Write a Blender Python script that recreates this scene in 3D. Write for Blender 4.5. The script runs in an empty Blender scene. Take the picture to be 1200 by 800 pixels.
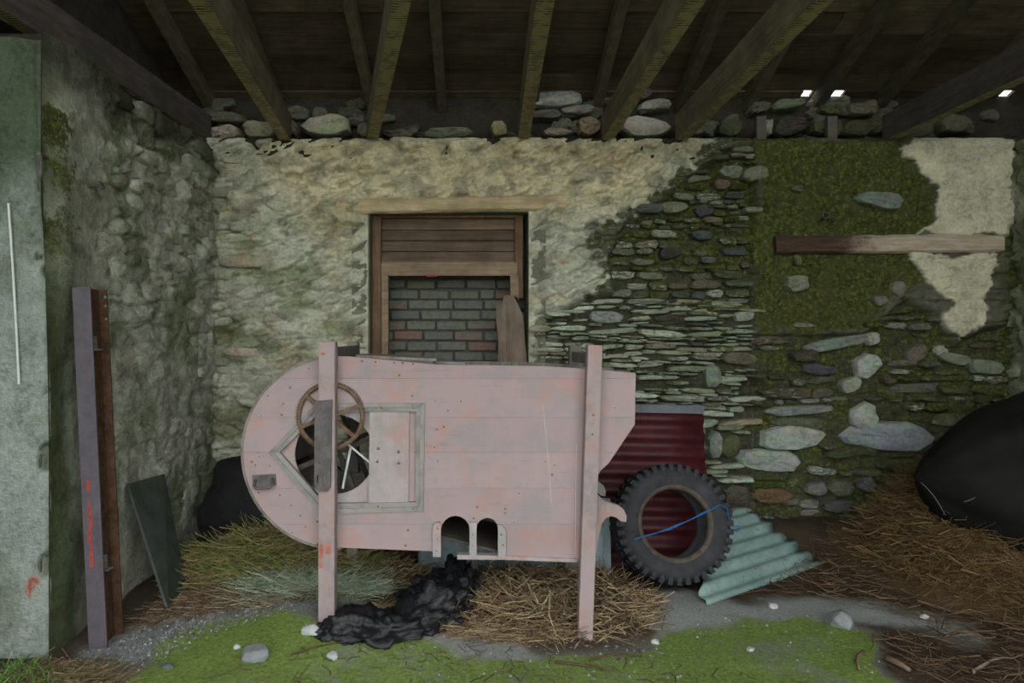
import bpy, bmesh, math, random
import numpy as np
from mathutils import Vector, Matrix, Euler
from mathutils.geometry import tessellate_polygon

# ------------------------------------------------------------------ camera, sky, exposure
SC = bpy.context.scene
COL = SC.collection
F, CX, CY, EYE = 850.0, 560.0, 396.0, 1.35          # focal length in px, principal point, eye height
cam = bpy.data.cameras.new('camera'); cam_o = bpy.data.objects.new('camera', cam); COL.objects.link(cam_o)
cam.sensor_width = 36; cam.lens = F / 1200 * 36
cam.shift_x = (600 - CX) / 1200; cam.shift_y = (CY - 400) / 1200
cam_o.location = (0, 0, EYE); cam_o.rotation_euler = (math.pi / 2, 0, 0)
SC.camera = cam_o
wd = bpy.data.worlds.new('overcast'); SC.world = wd; wd.use_nodes = True
bg = wd.node_tree.nodes['Background']
bg.inputs[0].default_value = (0.95, 0.985, 1.0, 1); bg.inputs[1].default_value = 1.0
vs = SC.view_settings
vs.view_transform = 'Standard'; vs.look = 'None'; vs.gamma = 1; vs.use_curve_mapping = False
vs.exposure = 2.1
SC.cycles.max_bounces = 8; SC.cycles.diffuse_bounces = 5

random.seed(7); RNG = np.random.default_rng(7)
WALL = 5.0                                            # distance of the back wall

# ------------------------------------------------------------------ numeric helpers
def W(px, py, d):
    return Vector(((px - CX) * d / F, d, EYE - (py - CY) * d / F))
def G(px, py, z=0.0):                                 # a point on the ground
    d = (EYE - z) * F / (py - CY); return Vector(((px - CX) * d / F, d, z))
def h2(ix, iy, s):
    n = (ix.astype(np.int64) * 374761393 + iy.astype(np.int64) * 668265263 + int(s) * 974634777) & 0xffffffff
    n = ((n ^ (n >> 13)) * 1274126177) & 0xffffffff
    return ((n ^ (n >> 16)) & 0xffff) / 65535.0
def vn(x, y, s=0):
    xi = np.floor(x); yi = np.floor(y); fx = x - xi; fy = y - yi
    fx = fx * fx * (3 - 2 * fx); fy = fy * fy * (3 - 2 * fy)
    a = h2(xi, yi, s); b = h2(xi + 1, yi, s); c = h2(xi, yi + 1, s); d = h2(xi + 1, yi + 1, s)
    return (a + (b - a) * fx) * (1 - fy) + (c + (d - c) * fx) * fy
def fbm(x, y, s=0, o=4):
    t = 0; a = .5; n = 0
    for k in range(o):
        t = t + a * vn(x * 2**k + 17.3 * k, y * 2**k - 9.1 * k, s + k); n += a; a *= .5
    return t / n
def ss(a, b, x):
    t = np.clip((x - a) / (b - a), 0, 1); return t * t * (3 - 2 * t)
def cells(x, y, sx, sy, s):
    X = x / sx; Y = y / sy; X = X + .5 * (np.floor(Y) % 2)
    xi = np.floor(X); yi = np.floor(Y)
    f1 = np.full(X.shape, 9.); f2 = np.full(X.shape, 9.); idr = np.zeros(X.shape)
    for dx in (-1, 0, 1):
        for dy in (-1, 0, 1):
            cx = xi + dx; cy = yi + dy
            d = np.hypot(cx + .15 + .7 * h2(cx, cy, s) - X, cy + .15 + .7 * h2(cx, cy, s + 5) - Y)
            m = d < f1
            f2 = np.where(m, f1, np.minimum(f2, d)); idr = np.where(m, h2(cx, cy, s + 9), idr); f1 = np.where(m, d, f1)
    return f2 - f1, idr
def sdf(poly, x, y):                                  # signed distance, positive inside
    d = np.full(np.shape(x), 1e9); ins = np.zeros(np.shape(x), bool)
    n = len(poly)
    for i in range(n):
        ax, ay = poly[i]; bx, by = poly[(i + 1) % n]
        ex, ey = bx - ax, by - ay
        t = np.clip(((x - ax) * ex + (y - ay) * ey) / (ex * ex + ey * ey + 1e-9), 0, 1)
        d = np.minimum(d, np.hypot(x - ax - t * ex, y - ay - t * ey))
        c = ((ay > y) != (by > y))
        if ey != 0: ins ^= c & (x < ex * (y - ay) / ey + ax)
    return np.where(ins, d, -d)
def mixc(a, b, m):
    m = np.asarray(m)[..., None]; return np.asarray(a) * (1 - m) + np.asarray(b) * m

# ------------------------------------------------------------------ object helpers
def tag(o, label=None, cat=None, group=None, kind=None):
    if label: o['label'] = label
    if cat: o['category'] = cat
    if group: o['group'] = group
    if kind: o['kind'] = kind
    return o
def link(name, me, mat=None, parent=None, loc=(0, 0, 0)):
    o = bpy.data.objects.new(name, me); COL.objects.link(o)
    if mat is not None and me is not None and not me.materials: me.materials.append(mat)
    o.location = loc
    if parent is not None: o.parent = parent
    return o
def empty(name, loc, rot=(0, 0, 0)):
    o = bpy.data.objects.new(name, None); COL.objects.link(o); o.location = loc; o.rotation_euler = rot
    o.empty_display_size = .1
    return o
def fast_mesh(name, V, Q, smooth=True, attrs=None):   # all faces same size
    V = np.asarray(V, np.float32).reshape(-1, 3); Q = np.asarray(Q, np.int32)
    me = bpy.data.meshes.new(name); k = Q.shape[1]
    me.vertices.add(len(V)); me.vertices.foreach_set('co', V.ravel())
    me.loops.add(Q.size); me.loops.foreach_set('vertex_index', Q.ravel())
    me.polygons.add(len(Q)); me.polygons.foreach_set('loop_start', np.arange(0, Q.size, k, dtype=np.int32))
    me.polygons.foreach_set('use_smooth', np.full(len(Q), smooth))
    me.update(calc_edges=True)
    add_attrs(me, attrs)
    return me
def add_attrs(me, attrs):
    for n, a in (attrs or {}).items():
        a = np.asarray(a, np.float32)
        if n == 'col':
            at = me.attributes.new('col', 'FLOAT_COLOR', 'POINT')
            c = np.ones((len(me.vertices), 4), np.float32); c[:, :3] = a.reshape(-1, 3); at.data.foreach_set('color', c.ravel())
        else:
            at = me.attributes.new(n, 'FLOAT', 'POINT'); at.data.foreach_set('value', a.ravel())
def grid_quads(ny, nx, keep=None):
    i = np.arange(ny * nx).reshape(ny, nx)
    q = np.stack([i[:-1, :-1], i[:-1, 1:], i[1:, 1:], i[1:, :-1]], -1)
    return q.reshape(-1, 4) if keep is None else q[keep]
class MB:
    def __init__(s): s.v = []; s.f = []
    def add(s, v, f):
        n = len(s.v); s.v += [tuple(p) for p in v]; s.f += [tuple(n + i for i in q) for q in f]; return s
    def box(s, c, size, rot=None, taper=1.0):
        a, b, h = size[0] / 2, size[1] / 2, size[2] / 2
        v = [Vector((x * (taper if z > 0 else 1), y * (taper if z > 0 else 1), z)) for z in (-h, h) for x, y in ((-a, -b), (a, -b), (a, b), (-a, b))]
        if rot is not None: v = [rot @ p for p in v]
        c = Vector(c)
        return s.add([p + c for p in v], [(3, 2, 1, 0), (4, 5, 6, 7), (0, 1, 5, 4), (1, 2, 6, 5), (2, 3, 7, 6), (3, 0, 4, 7)])
    def bar(s, a, b, w, h, up=(0, 0, 1)):             # rectangular bar from a to b
        a = Vector(a); b = Vector(b); t = (b - a).normalized(); r = t.cross(Vector(up)).normalized(); u = r.cross(t)
        v = [p + r * x * w / 2 + u * y * h / 2 for p in (a, b) for x, y in ((-1, -1), (1, -1), (1, 1), (-1, 1))]
        return s.add(v, [(3, 2, 1, 0), (4, 5, 6, 7), (0, 1, 5, 4), (1, 2, 6, 5), (2, 3, 7, 6), (3, 0, 4, 7)])
    def tube(s, pts, r, n=8, closed=False):
        pts = [Vector(p) for p in pts]; m = len(pts); vs_ = []; u = None
        for i, p in enumerate(pts):
            t = (pts[(i + 1) % m] - pts[i - 1]) if closed else (pts[min(i + 1, m - 1)] - pts[max(i - 1, 0)])
            t.normalize()
            if u is None:
                u = t.cross(Vector((0, 0, 1)));
                if u.length < .1: u = t.cross(Vector((1, 0, 0)))
            u = (u - t * u.dot(t)).normalized(); w = t.cross(u)
            rr = r[i] if isinstance(r, (list, tuple)) else r
            vs_ += [p + (u * math.cos(2 * math.pi * k / n) + w * math.sin(2 * math.pi * k / n)) * rr for k in range(n)]
        f = []
        for i in range(m if closed else m - 1):
            j = (i + 1) % m
            f += [(i * n + k, i * n + (k + 1) % n, j * n + (k + 1) % n, j * n + k) for k in range(n)]
        if not closed: f += [tuple(range(n - 1, -1, -1)), tuple(range((m - 1) * n, m * n))]
        return s.add(vs_, f)
    def cyl(s, a, b, r, n=16): return s.tube([a, b], r, n)
    def build(s, name, mat, parent=None, base=(0, 0, 0), smooth=False, bevel=0):
        b = Vector(base)
        me = bpy.data.meshes.new(name); me.from_pydata([tuple(Vector(p) - b) for p in s.v], [], s.f)
        if bevel:
            bm = bmesh.new(); bm.from_mesh(me)
            bmesh.ops.bevel(bm, geom=[e for e in bm.edges], offset=bevel, segments=2, affect='EDGES', profile=.6, clamp_overlap=True)
            bm.to_mesh(me); bm.free()
        me.polygons.foreach_set('use_smooth', [smooth] * len(me.polygons)); me.update()
        return link(name, me, mat, parent, (0, 0, 0))
def plate(loops, y0, y1):                             # 2D loops (x, z), the first the outline, the rest holes; extruded along y
    tri = tessellate_polygon([[Vector((x, z, 0)) for x, z in lp] for lp in loops])
    fl = [p for lp in loops for p in lp]; n = len(fl)
    v = [(x, y0, z) for x, z in fl] + [(x, y1, z) for x, z in fl]
    f = [tuple(t) for t in tri] + [(t[2] + n, t[1] + n, t[0] + n) for t in tri]; s = 0
    for lp in loops:
        m = len(lp)
        f += [(s + i, s + (i + 1) % m, s + (i + 1) % m + n, s + i + n) for i in range(m)]; s += m
    bm = bmesh.new(); bv = [bm.verts.new(p) for p in v]
    for q in f:
        try: bm.faces.new([bv[i] for i in q])
        except ValueError: pass
    bmesh.ops.remove_doubles(bm, verts=bm.verts, dist=1e-5)
    bmesh.ops.recalc_face_normals(bm, faces=bm.faces)
    return bm
def bm_obj(name, bm, mat, parent=None, smooth=False):
    me = bpy.data.meshes.new(name); bm.to_mesh(me); bm.free()
    me.polygons.foreach_set('use_smooth', [smooth] * len(me.polygons))
    return link(name, me, mat, parent)

# ------------------------------------------------------------------ materials
class NT:
    def __init__(s, name):
        s.m = bpy.data.materials.new(name); s.m.use_nodes = True; s.t = s.m.node_tree; s.n = s.t.nodes
        s.b = s.n['Principled BSDF']
    def node(s, ty, **k):
        n = s.n.new(ty)
        for a, v in k.items():
            if a.startswith('i_'):
                key = a[2:]; key = int(key) if key.isdigit() else key
                s.put(n.inputs[key], v)
            else: setattr(n, a, v)
        return n
    def put(s, sock, v):
        if hasattr(v, 'is_output') or isinstance(v, bpy.types.NodeSocket): s.t.links.new(v, sock)
        else: sock.default_value = v
    def pos(s, obj=True, scale=(1, 1, 1)):
        c = s.node('ShaderNodeTexCoord').outputs['Object'] if obj else s.node('ShaderNodeNewGeometry').outputs['Position']
        m = s.node('ShaderNodeMapping'); s.put(m.inputs['Vector'], c); m.inputs['Scale'].default_value = scale
        return m.outputs[0]
    def noise(s, vec, sc, det=4, rough=.6, dist=0):
        n = s.node('ShaderNodeTexNoise'); s.put(n.inputs['Vector'], vec)
        n.inputs['Scale'].default_value = sc; n.inputs['Detail'].default_value = det; n.inputs['Roughness'].default_value = rough; n.inputs['Distortion'].default_value = dist
        return n.outputs[0]
    def ramp(s, fac, stops):
        n = s.node('ShaderNodeValToRGB'); s.put(n.inputs[0], fac); e = n.color_ramp.elements
        while len(e) < len(stops): e.new(.5)
        for el, (p, c) in zip(e, stops):
            el.position = p; el.color = (c, c, c, 1) if isinstance(c, (int, float)) else (*c, 1)
        return n.outputs[0]
    def mix(s, fac, a, b, mode='MIX'):
        n = s.node('ShaderNodeMix', data_type='RGBA', blend_type=mode)
        s.put(n.inputs[0], fac)
        for i, v in ((6, a), (7, b)):
            s.put(n.inputs[i], (*v, 1) if isinstance(v, tuple) and len(v) == 3 else v)
        return n.outputs[2]
    def math(s, op, a, b=0.0, clamp=False):
        n = s.node('ShaderNodeMath', operation=op, use_clamp=clamp); s.put(n.inputs[0], a); s.put(n.inputs[1], b); return n.outputs[0]
    def mrange(s, v, a, b, c=0., d=1.):
        n = s.node('ShaderNodeMapRange', interpolation_type='SMOOTHSTEP'); s.put(n.inputs[0], v)
        for i, q in enumerate((a, b, c, d)): s.put(n.inputs[i + 1], q)
        return n.outputs[0]
    def bump(s, h, st=.5, dist=.01):
        n = s.node('ShaderNodeBump'); s.put(n.inputs['Height'], h); n.inputs['Strength'].default_value = st; n.inputs['Distance'].default_value = dist
        s.t.links.new(n.outputs[0], s.b.inputs['Normal'])
    def done(s, color, rough=.9, metal=0., spec=.3):
        s.put(s.b.inputs['Base Color'], (*color, 1) if isinstance(color, tuple) else color); s.put(s.b.inputs['Roughness'], rough); s.put(s.b.inputs['Metallic'], metal)
        s.b.inputs['Specular IOR Level'].default_value = spec
        return s.m
def attr(t, name, out):
    a = t.node('ShaderNodeAttribute'); a.attribute_name = name; return a.outputs[out]

def masonry_mat():
    t = NT('masonry'); P = t.pos(False)
    c = attr(t, 'col', 'Color'); mo = attr(t, 'moss', 'Fac'); li = attr(t, 'lich', 'Fac')
    n1 = t.noise(P, 9, 6, .65); n2 = t.noise(P, 42, 5, .7); n3 = t.noise(P, 110, 3, .6)
    Ps = t.pos(False, (1, 1, 3.2)); n4 = t.noise(Ps, 26, 6, .72)
    v = t.math('ADD', t.math('MULTIPLY', n2, .75), t.math('MULTIPLY', n1, .75))
    c = t.mix(1.0, c, t.ramp(v, [(.45, .42), (.75, 1.0), (1.0, 1.35)]), 'MULTIPLY')
    lm = t.mrange(t.math('ADD', t.math('MULTIPLY', n4, 1.6), li), 1.00, 1.20)
    c = t.mix(lm, c, t.ramp(n3, [(.3, (.30, .36, .26)), (.7, (.58, .64, .52))]))
    mm = t.math('ADD', t.math('MULTIPLY', t.math('ADD', n1, n2), .8), mo)
    mk = t.mrange(mm, 1.14, 1.34)
    mc = t.ramp(n2, [(.32, (.020, .021, .008)), (.46, (.058, .062, .017)), (.60, (.125, .142, .034)), (.74, (.25, .29, .10))])
    c = t.mix(mk, c, mc)
    t.bump(t.math('ADD', n2, t.math('ADD', t.math('MULTIPLY', n4, .9), t.math('MULTIPLY', n3, .5))), .9, .02)
    return t.done(c, .95, 0, .15)
def wood_mat(name, a, b, axis=0, moss=None, scale=1.0, rough=.85, rand=.35, ticks=0, world=False):
    t = NT(name); sc = [9 * scale, 9 * scale, 9 * scale]; sc[axis] = .7 * scale
    P = t.pos(not world, tuple(sc)); P2 = t.pos(not world)
    g = t.noise(P, 4, 8, .7, .4); k = t.noise(P2, 5 * scale, 4, .6)
    c = t.ramp(g, [(.30, a), (.70, b)])
    c = t.mix(1.0, c, t.ramp(k, [(.3, .62), (.7, 1.15)]), 'MULTIPLY')
    oi = t.node('ShaderNodeObjectInfo').outputs['Random']
    c = t.mix(1.0, c, t.ramp(oi, [(0, 1 - rand), (1, 1 + rand * .4)]), 'MULTIPLY')
    if moss: c = t.mix(t.mrange(t.noise(P2, 3.1, 5, .7), .52, .68), c, moss)
    h = g
    if ticks:
        w = t.node('ShaderNodeTexWave', wave_type='BANDS', bands_direction='XYZ'[axis]); t.put(w.inputs[0], P2)
        w.inputs['Scale'].default_value = ticks; w.inputs['Distortion'].default_value = 2.2; w.inputs['Detail Scale'].default_value = 3
        geo = t.node('ShaderNodeNewGeometry'); sx = t.node('ShaderNodeSeparateXYZ'); t.put(sx.inputs[0], geo.outputs['True Normal'])
        dn = t.math('LESS_THAN', sx.outputs[2], -.8)
        tk = t.math('MULTIPLY', t.math('MULTIPLY', t.mrange(w.outputs['Fac'], .70, .82), dn), t.mrange(t.noise(P2, 14, 2), .42, .55))
        c = t.mix(tk, c, (.010, .009, .007))
        c = t.mix(t.math('MULTIPLY', t.math('MULTIPLY', dn, .65), t.math('SUBTRACT', 1.0, tk)), c, (.56, .44, .27))  # down-facing faces paler: their lit look is put into the colour
    t.bump(h, .5, .004)
    return t.done(c, rough, 0, .25)
def paint_mat(name, base, alt, grey, axis=0, wear=.5):
    t = NT(name); sc = [14, 14, 14]; sc[axis] = .9
    P = t.pos(True, tuple(sc)); P2 = t.pos(True); O = t.node('ShaderNodeObjectInfo').outputs['Random']
    off = t.node('ShaderNodeVectorMath', operation='ADD'); t.put(off.inputs[0], P2)
    cmb = t.node('ShaderNodeCombineXYZ'); t.put(cmb.inputs[0], t.math('MULTIPLY', O, 9)); t.put(cmb.inputs[2], t.math('MULTIPLY', O, 5)); t.put(off.inputs[1], cmb.outputs[0])
    Q = off.outputs[0]
    c = t.mix(t.mrange(t.noise(Q, 4.5, 5, .65), .48, .64), base, alt)
    c = t.mix(t.math('MULTIPLY', t.mrange(t.noise(Q, 6, 7, .72), .44, .64), wear), c, grey)
    g = t.noise(P, 3, 7, .72, .3)
    c = t.mix(t.math('MULTIPLY', t.mrange(g, .56, .72), .6), c, (.24, .185, .17))
    c = t.mix(t.math('MULTIPLY', t.mrange(t.noise(P2, 60, 4, .8), .68, .76), .7), c, (.16, .12, .10))
    c = t.mix(1.0, c, t.ramp(O, [(0, .93), (1, 1.04)]), 'MULTIPLY')
    t.bump(g, .35, .003)
    return t.done(c, .72, 0, .3)
def rust_mat(name, a, b, sc=18, rough=.75, metal=.0, streak=None):
    t = NT(name); P = t.pos(True)
    n = t.noise(P, sc, 7, .7); c = t.ramp(n, [(.35, a), (.68, b)])
    if streak: c = t.mix(t.mrange(t.noise(t.pos(True, streak[1]), 6, 5, .7), .56, .70), c, streak[0])
    t.bump(n, .3, .002)
    return t.done(c, rough, metal, .35)
def plain(name, c, rough=.8, var=.25, sc=20, metal=0., spec=.3, bump=.2, bd=.002):
    t = NT(name); P = t.pos(True); n = t.noise(P, sc, 5, .65)
    cc = t.ramp(n, [(.3, tuple(x * (1 - var) for x in c)), (.7, tuple(min(1, x * (1 + var)) for x in c))])
    if bump: t.bump(n, bump, bd)
    return t.done(cc, rough, metal, spec)
def attr_mat(name, rough=.85, spec=.2):
    t = NT(name); c = attr(t, 'col', 'Color'); n = t.noise(t.pos(False), 60, 3)
    c = t.mix(1.0, c, t.ramp(n, [(.3, .75), (.7, 1.15)]), 'MULTIPLY')
    return t.done(c, rough, 0, spec)
def floor_mat():
    t = NT('mossy_ground'); P = t.pos(False); c = attr(t, 'col', 'Color'); mo = attr(t, 'moss', 'Fac')
    n1 = t.noise(P, 6, 6, .65); n2 = t.noise(P, 55, 5, .75); n3 = t.noise(P, 160, 3, .7)
    c = t.mix(1.0, c, t.ramp(t.math('ADD', t.math('MULTIPLY', n2, .6), t.math('MULTIPLY', n3, .4)), [(.3, .55), (.55, 1.0), (.75, 1.45)]), 'MULTIPLY')
    mk = t.mrange(t.math('ADD', t.math('ADD', t.math('MULTIPLY', n1, .9), t.math('MULTIPLY', n2, .45)), mo), 0.93, 1.28)
    c = t.mix(mk, c, t.ramp(n2, [(.3, (.095, .135, .036)), (.55, (.20, .285, .066)), (.75, (.32, .42, .125))]))
    c = t.mix(t.mrange(n3, .70, .76), c, (.42, .43, .40))
    t.bump(t.math('ADD', n2, n3), .5, .008)
    return t.done(c, .95, 0, .15)

M_WALL = masonry_mat(); M_FLOOR = floor_mat(); M_ATTR = attr_mat('dry_stalk')
M_BOARD = wood_mat('roof_board', (.062, .044, .030), (.17, .122, .080), 0, (.065, .060, .030), rand=.5)
M_RAFT = wood_mat('rafter_wood', (.055, .046, .030), (.14, .115, .075), 1, (.075, .085, .03))
M_TIE = wood_mat('tie_wood', (.10, .085, .055), (.23, .195, .125), 1, (.125, .12, .06), ticks=14)
M_TIED = wood_mat('tie_wood_dark', (.055, .045, .040), (.13, .11, .10), 1, (.06, .065, .04), ticks=14)
M_LINT = wood_mat('lintel_wood', (.34, .25, .135), (.60, .48, .29), 0)
M_FRAME = wood_mat('frame_wood', (.13, .075, .042), (.27, .165, .10), 2, rand=.2)
M_FRAMEP = wood_mat('frame_wood_pale', (.20, .14, .085), (.36, .27, .18), 0, rand=.15)
M_SLAT = wood_mat('slat_wood', (.10, .068, .045), (.22, .155, .105), 0, rand=.3)
M_PINK = paint_mat('pink_paint', (.365, .275, .28), (.40, .245, .225), (.285, .255, .26), 0, .85)
M_PINKV = paint_mat('pink_paint_post', (.35, .275, .275), (.37, .235, .215), (.24, .21, .205), 2, .85)
M_GREYP = paint_mat('grey_paint', (.28, .265, .25), (.33, .275, .265), (.18, .17, .16), 0, .9)
M_PALE = paint_mat('pale_panel', (.39, .335, .33), (.39, .26, .24), (.29, .275, .27), 2, .9)
M_OLDW = wood_mat('weathered_wood', (.13, .115, .10), (.30, .27, .24), 2, rand=.2)
M_DARKW = wood_mat('dark_inside_wood', (.045, .036, .030), (.10, .085, .07), 0, rand=.2)
M_RUST = rust_mat('rusty_iron', (.075, .045, .028), (.20, .125, .075))
M_IRON = rust_mat('grey_iron', (.075, .068, .066), (.15, .135, .135), 25, .6, .2, ((.13, .065, .035), (6, 6, 6)))
M_NAIL = rust_mat('rust_spot', (.17, .075, .02), (.28, .14, .045), 90, .9)
M_BEAMF = rust_mat('beam_paint', (.070, .061, .073), (.115, .100, .116), 14, .6, 0, ((.12, .055, .04), (9, 9, 1.2)))
M_BEAMW = rust_mat('beam_rust', (.035, .018, .011), (.13, .062, .032), 20, .85)
M_RED = rust_mat('red_sheet', (.040, .006, .009), (.092, .013, .017), 9, .55, 0, ((.035, .02, .02), (2, 6, 6)))
M_GSHEET = rust_mat('grey_sheet', (.14, .19, .21), (.25, .31, .32), 8, .55, .1, ((.10, .085, .07), (8, 8, .8)))
M_TEAL = rust_mat('teal_sheet', (.16, .25, .23), (.25, .35, .32), 8, .6, .0, ((.10, .09, .075), (3, 9, 9)))
M_RUB = plain('tyre_rubber', (.028, .029, .033), .75, .45, 16, spec=.35)
M_BEAD = plain('tyre_bead', (.085, .068, .05), .85, .4, 22)
M_TWINE = plain('blue_twine', (.02, .12, .32), .6, .2, 60)
M_BAG = plain('black_plastic', (.009, .009, .011), .42, .2, 40, spec=.5, bump=.8, bd=.01)
M_HULL = plain('black_shell', (.007, .0065, .006), .72, .5, 5, spec=.15, bump=.3, bd=.01)
M_TARP = plain('dark_tarp', (.014, .0145, .014), .85, .35, 9, bump=.4, bd=.01)
M_GBOARD = plain('green_board', (.055, .070, .058), .7, .3, 10)
M_BRICK = None
M_WHITE = plain('dull_white', (.62, .64, .62), .9, .15)
M_CHIP = plain('scuff', (.19, .20, .19), .9, .2)
M_ORANGE = plain('orange_paint', (.52, .13, .05), .8, .25)
M_REDM = plain('red_mark', (.34, .055, .04), .8, .25)
M_HOLE = plain('dark_recess', (.008, .007, .007), .95, .1, bump=0)
M_STONE = plain('ground_stone', (.20, .21, .215), .9, .35, 12, bump=.5, bd=.01)
M_STONEW = plain('pale_stone', (.42, .43, .41), .9, .2, 14, bump=.5, bd=.01)
M_STONED = plain('dark_stone', (.10, .105, .11), .85, .3, 14, bump=.5, bd=.01)
M_TWIG = plain('twig_bark', (.10, .065, .040), .9, .4, 25)

# ================================================================== BACK WALL
def wpx(x, z): return CX + F * x / WALL, CY - F * (z - EYE) / WALL
LIME = [(200, 100), (835, 100), (830, 168), (790, 205), (755, 238), (715, 258), (685, 286), (712, 318), (690, 345), (655, 400), (640, 480), (620, 700), (200, 700)]
PANEL = [(884, 160), (1062, 160), (1060, 200), (1090, 228), (1086, 258), (1076, 276), (1070, 300), (1080, 330), (1060, 345), (1040, 352), (1012, 388), (900, 388), (884, 372)]
WHITE1 = [(1060, 176), (1080, 150), (1182, 140), (1180, 272), (1076, 274), (1088, 255), (1092, 228), (1062, 200)]
WHITE2 = [(1065, 296), (1164, 296), (1158, 340), (1152, 372), (1140, 386), (1122, 402), (1108, 388), (1104, 366), (1117, 350), (1095, 338), (1078, 330)]
REG_A = [(715, 300), (735, 262), (770, 240), (850, 178), (884, 168), (884, 372), (720, 345)]
REG_B = [(630, 375), (700, 345), (884, 350), (884, 610), (828, 610), (828, 500), (745, 500), (745, 445), (630, 445)]
REG_C = [(884, 392), (1012, 392), (1060, 352), (1100, 372), (1120, 404), (1150, 388), (1185, 380), (1185, 540), (1030, 625), (884, 625)]
REG_D = [(232, 166), (300, 172), (290, 230), (310, 300), (270, 340), (300, 400), (262, 470), (232, 470)]
WARM = [(300, 150), (800, 150), (760, 230), (700, 250), (660, 250), (430, 250), (400, 300), (330, 220)]
win_x0, win_x1 = W(433, 0, WALL).x, W(619, 0, WALL).x
win_z1, win_z0 = W(0, 249, WALL).z, 1.0

def wall_fields(x, z):
    u, v = wpx(x, z)
    wu = u + 26 * (fbm(x * 4, z * 4, 31) - .5) + 14 * (fbm(x * 14, z * 14, 32) - .5)
    wv = v + 26 * (fbm(x * 4, z * 4, 33) - .5) + 14 * (fbm(x * 14, z * 14, 34) - .5)
    wu2 = wu + 44 * (fbm(x * 20, z * 26, 35) - .5); wv2 = wv + 36 * (fbm(x * 22, z * 30, 36) - .5)
    lime = ss(-4, 4, sdf(LIME, wu2, wv2)); panel = ss(-3, 5, sdf(PANEL, wu, wv))
    white = np.maximum(ss(-1, 2.5, sdf(WHITE1, wu, wv)), ss(-1, 2.5, sdf(WHITE2, wu, wv)))
    panel = panel * (1 - white)
    stone = np.maximum(np.maximum(ss(-6, 6, sdf(REG_A, u, v)), ss(-6, 6, sdf(REG_B, u, v))), ss(-6, 6, sdf(REG_C, u, v))) * (1 - panel) * (1 - white)
    cor = ss(-10, 30, sdf(REG_D, wu, wv))
    return u, v, lime, panel, white, stone, cor
def wall_colour(x, z, exposed=None):
    u, v, lime, panel, white, stone, cor = wall_fields(x, z)
    n = fbm(x * 3, z * 3, 41); n2 = fbm(x * 9, z * 14, 42)
    limec = mixc((.56, .57, .42), (.72, .72, .58), n)
    limec = mixc(limec, (.86, .755, .50), ss(-30, 30, sdf(WARM, u, v)) * .9)
    limec = mixc(limec, (.50, .36, .17), ss(.56, .74, fbm(x * 5, z * 8, 43)) * .45)
    limec = mixc(limec, (.20, .25, .09), ss(.52, .68, fbm(x * 3.2, z * 7, 44)) * .55 * (1 - ss(450, 620, u)) * ss(215, 300, v))
    limec = mixc(limec, (.26, .25, .19), ss(.50, .66, n2) * .5)
    earth = mixc((.085, .085, .06), (.20, .195, .145), n2)
    c = mixc(earth, limec, lime)
    c = mixc(c, mixc((.085, .085, .040), (.155, .155, .08), n2), panel)
    c = mixc(c, mixc((.64, .61, .44), (.82, .77, .56), n), white)
    moss = np.clip((1 - lime) * (.42 - .16 * ss(300, 380, v)) - white * .6 + panel * (.12 + .16 * ss(300, 380, v)) - ss(395, 520, v) * (1 - lime) * .05, -.5, 1)
    moss = moss + .25 * ss(1172, 1186, u) + .30 * ss(.1, 1., lime) * 0
    moss = moss + np.where(lime > .5, .34 * ss(640, 700, u) * ss(225, 300, v) - .05, 0)
    moss = moss + .28 * cor * ss(.45, .62, fbm(x * 5, z * 7, 45)) - .12 * cor
    moss = moss + .45 * ss(70, 0, np.hypot((u - 628) * 2.2, (v - 410) * .9)) + .35 * ss(28, 0, np.hypot((u - 628) * 1.5, (v - 260)))
    lich = np.clip((1 - lime) * (1 - panel) * (1 - white) * (.26 + .16 * ss(320, 380, v)) * ss(900, 860, u) + .22 * ss(620, 660, u) * lime - .1, -.6, 1) - .5 * stone
    c = mixc(c, (.060, .060, .038), stone * .8); moss = moss + .10 * stone * ss(330, 300, v) + .22 * stone * ss(870, 900, u)
    return c, moss, lich
def wall_relief(x, z):
    u, v, lime, panel, white, stone, cor = wall_fields(x, z)
    wx = x + .05 * (fbm(x * 5, z * 5, 51) - .5); wz = z + .035 * (fbm(x * 4, z * 6, 52) - .5)
    e, r = cells(wx, wz, .24, .085, 53); e2, r2 = cells(wx, wz, .11, .045, 63)
    st = ss(0, .28, e) * (.55 + .45 * r) + .25 * ss(0, .25, e2) * r2
    big = fbm(x * 1.6, z * 1.6, 54) - .5; fine = fbm(x * 9, z * 15, 55, 5) - .5
    a = (x + z * .9); rid = np.abs(fbm(a * 3, (z - x * .5) * 9, 56, 4) - .5) * 2
    cover = lime * (1 - .75 * cor) * (1 - .35 * ss(300, 420, v))
    h = .055 * big + (.048 * (1 - cover) * (1 - .5 * stone) + .024 * cover) * st + .044 * fine + .055 * (ss(.0, .28, rid) - .5) * cover
    h = h * (1 - .75 * panel) * (1 - .6 * white) + .004 * panel + .030 * white
    h = h - .072 * stone - .035 * cor
    for (pu, pv, pr, dp) in ((342, 207, 7, .09), (318, 201, 5, .05), (262, 385, 16, .10), (250, 395, 14, .09), (242, 250, 10, .06), (725, 232, 10, .06), (812, 200, 26, .06), (880, 455, 16, .10), (655, 375, 9, .07), (1165, 350, 13, .05), (968, 260, 5, .05)):
        h = h - dp * ss(pr * 1.25, pr * .6, np.hypot((u - pu) * .8, (v - pv) * 1.25) + 5 * (fbm(x * 20, z * 20, 57) - .5))
    h = h + .022 * ss(-5, 5, sdf([(372, 233), (432, 233), (432, 249), (372, 249)], u, v))
    fl = ss(.10, .0, np.maximum(np.maximum(win_x0 - x, x - win_x1), z - win_z1))
    return h * (1 - fl) + .012 * fl
step = .009
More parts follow.
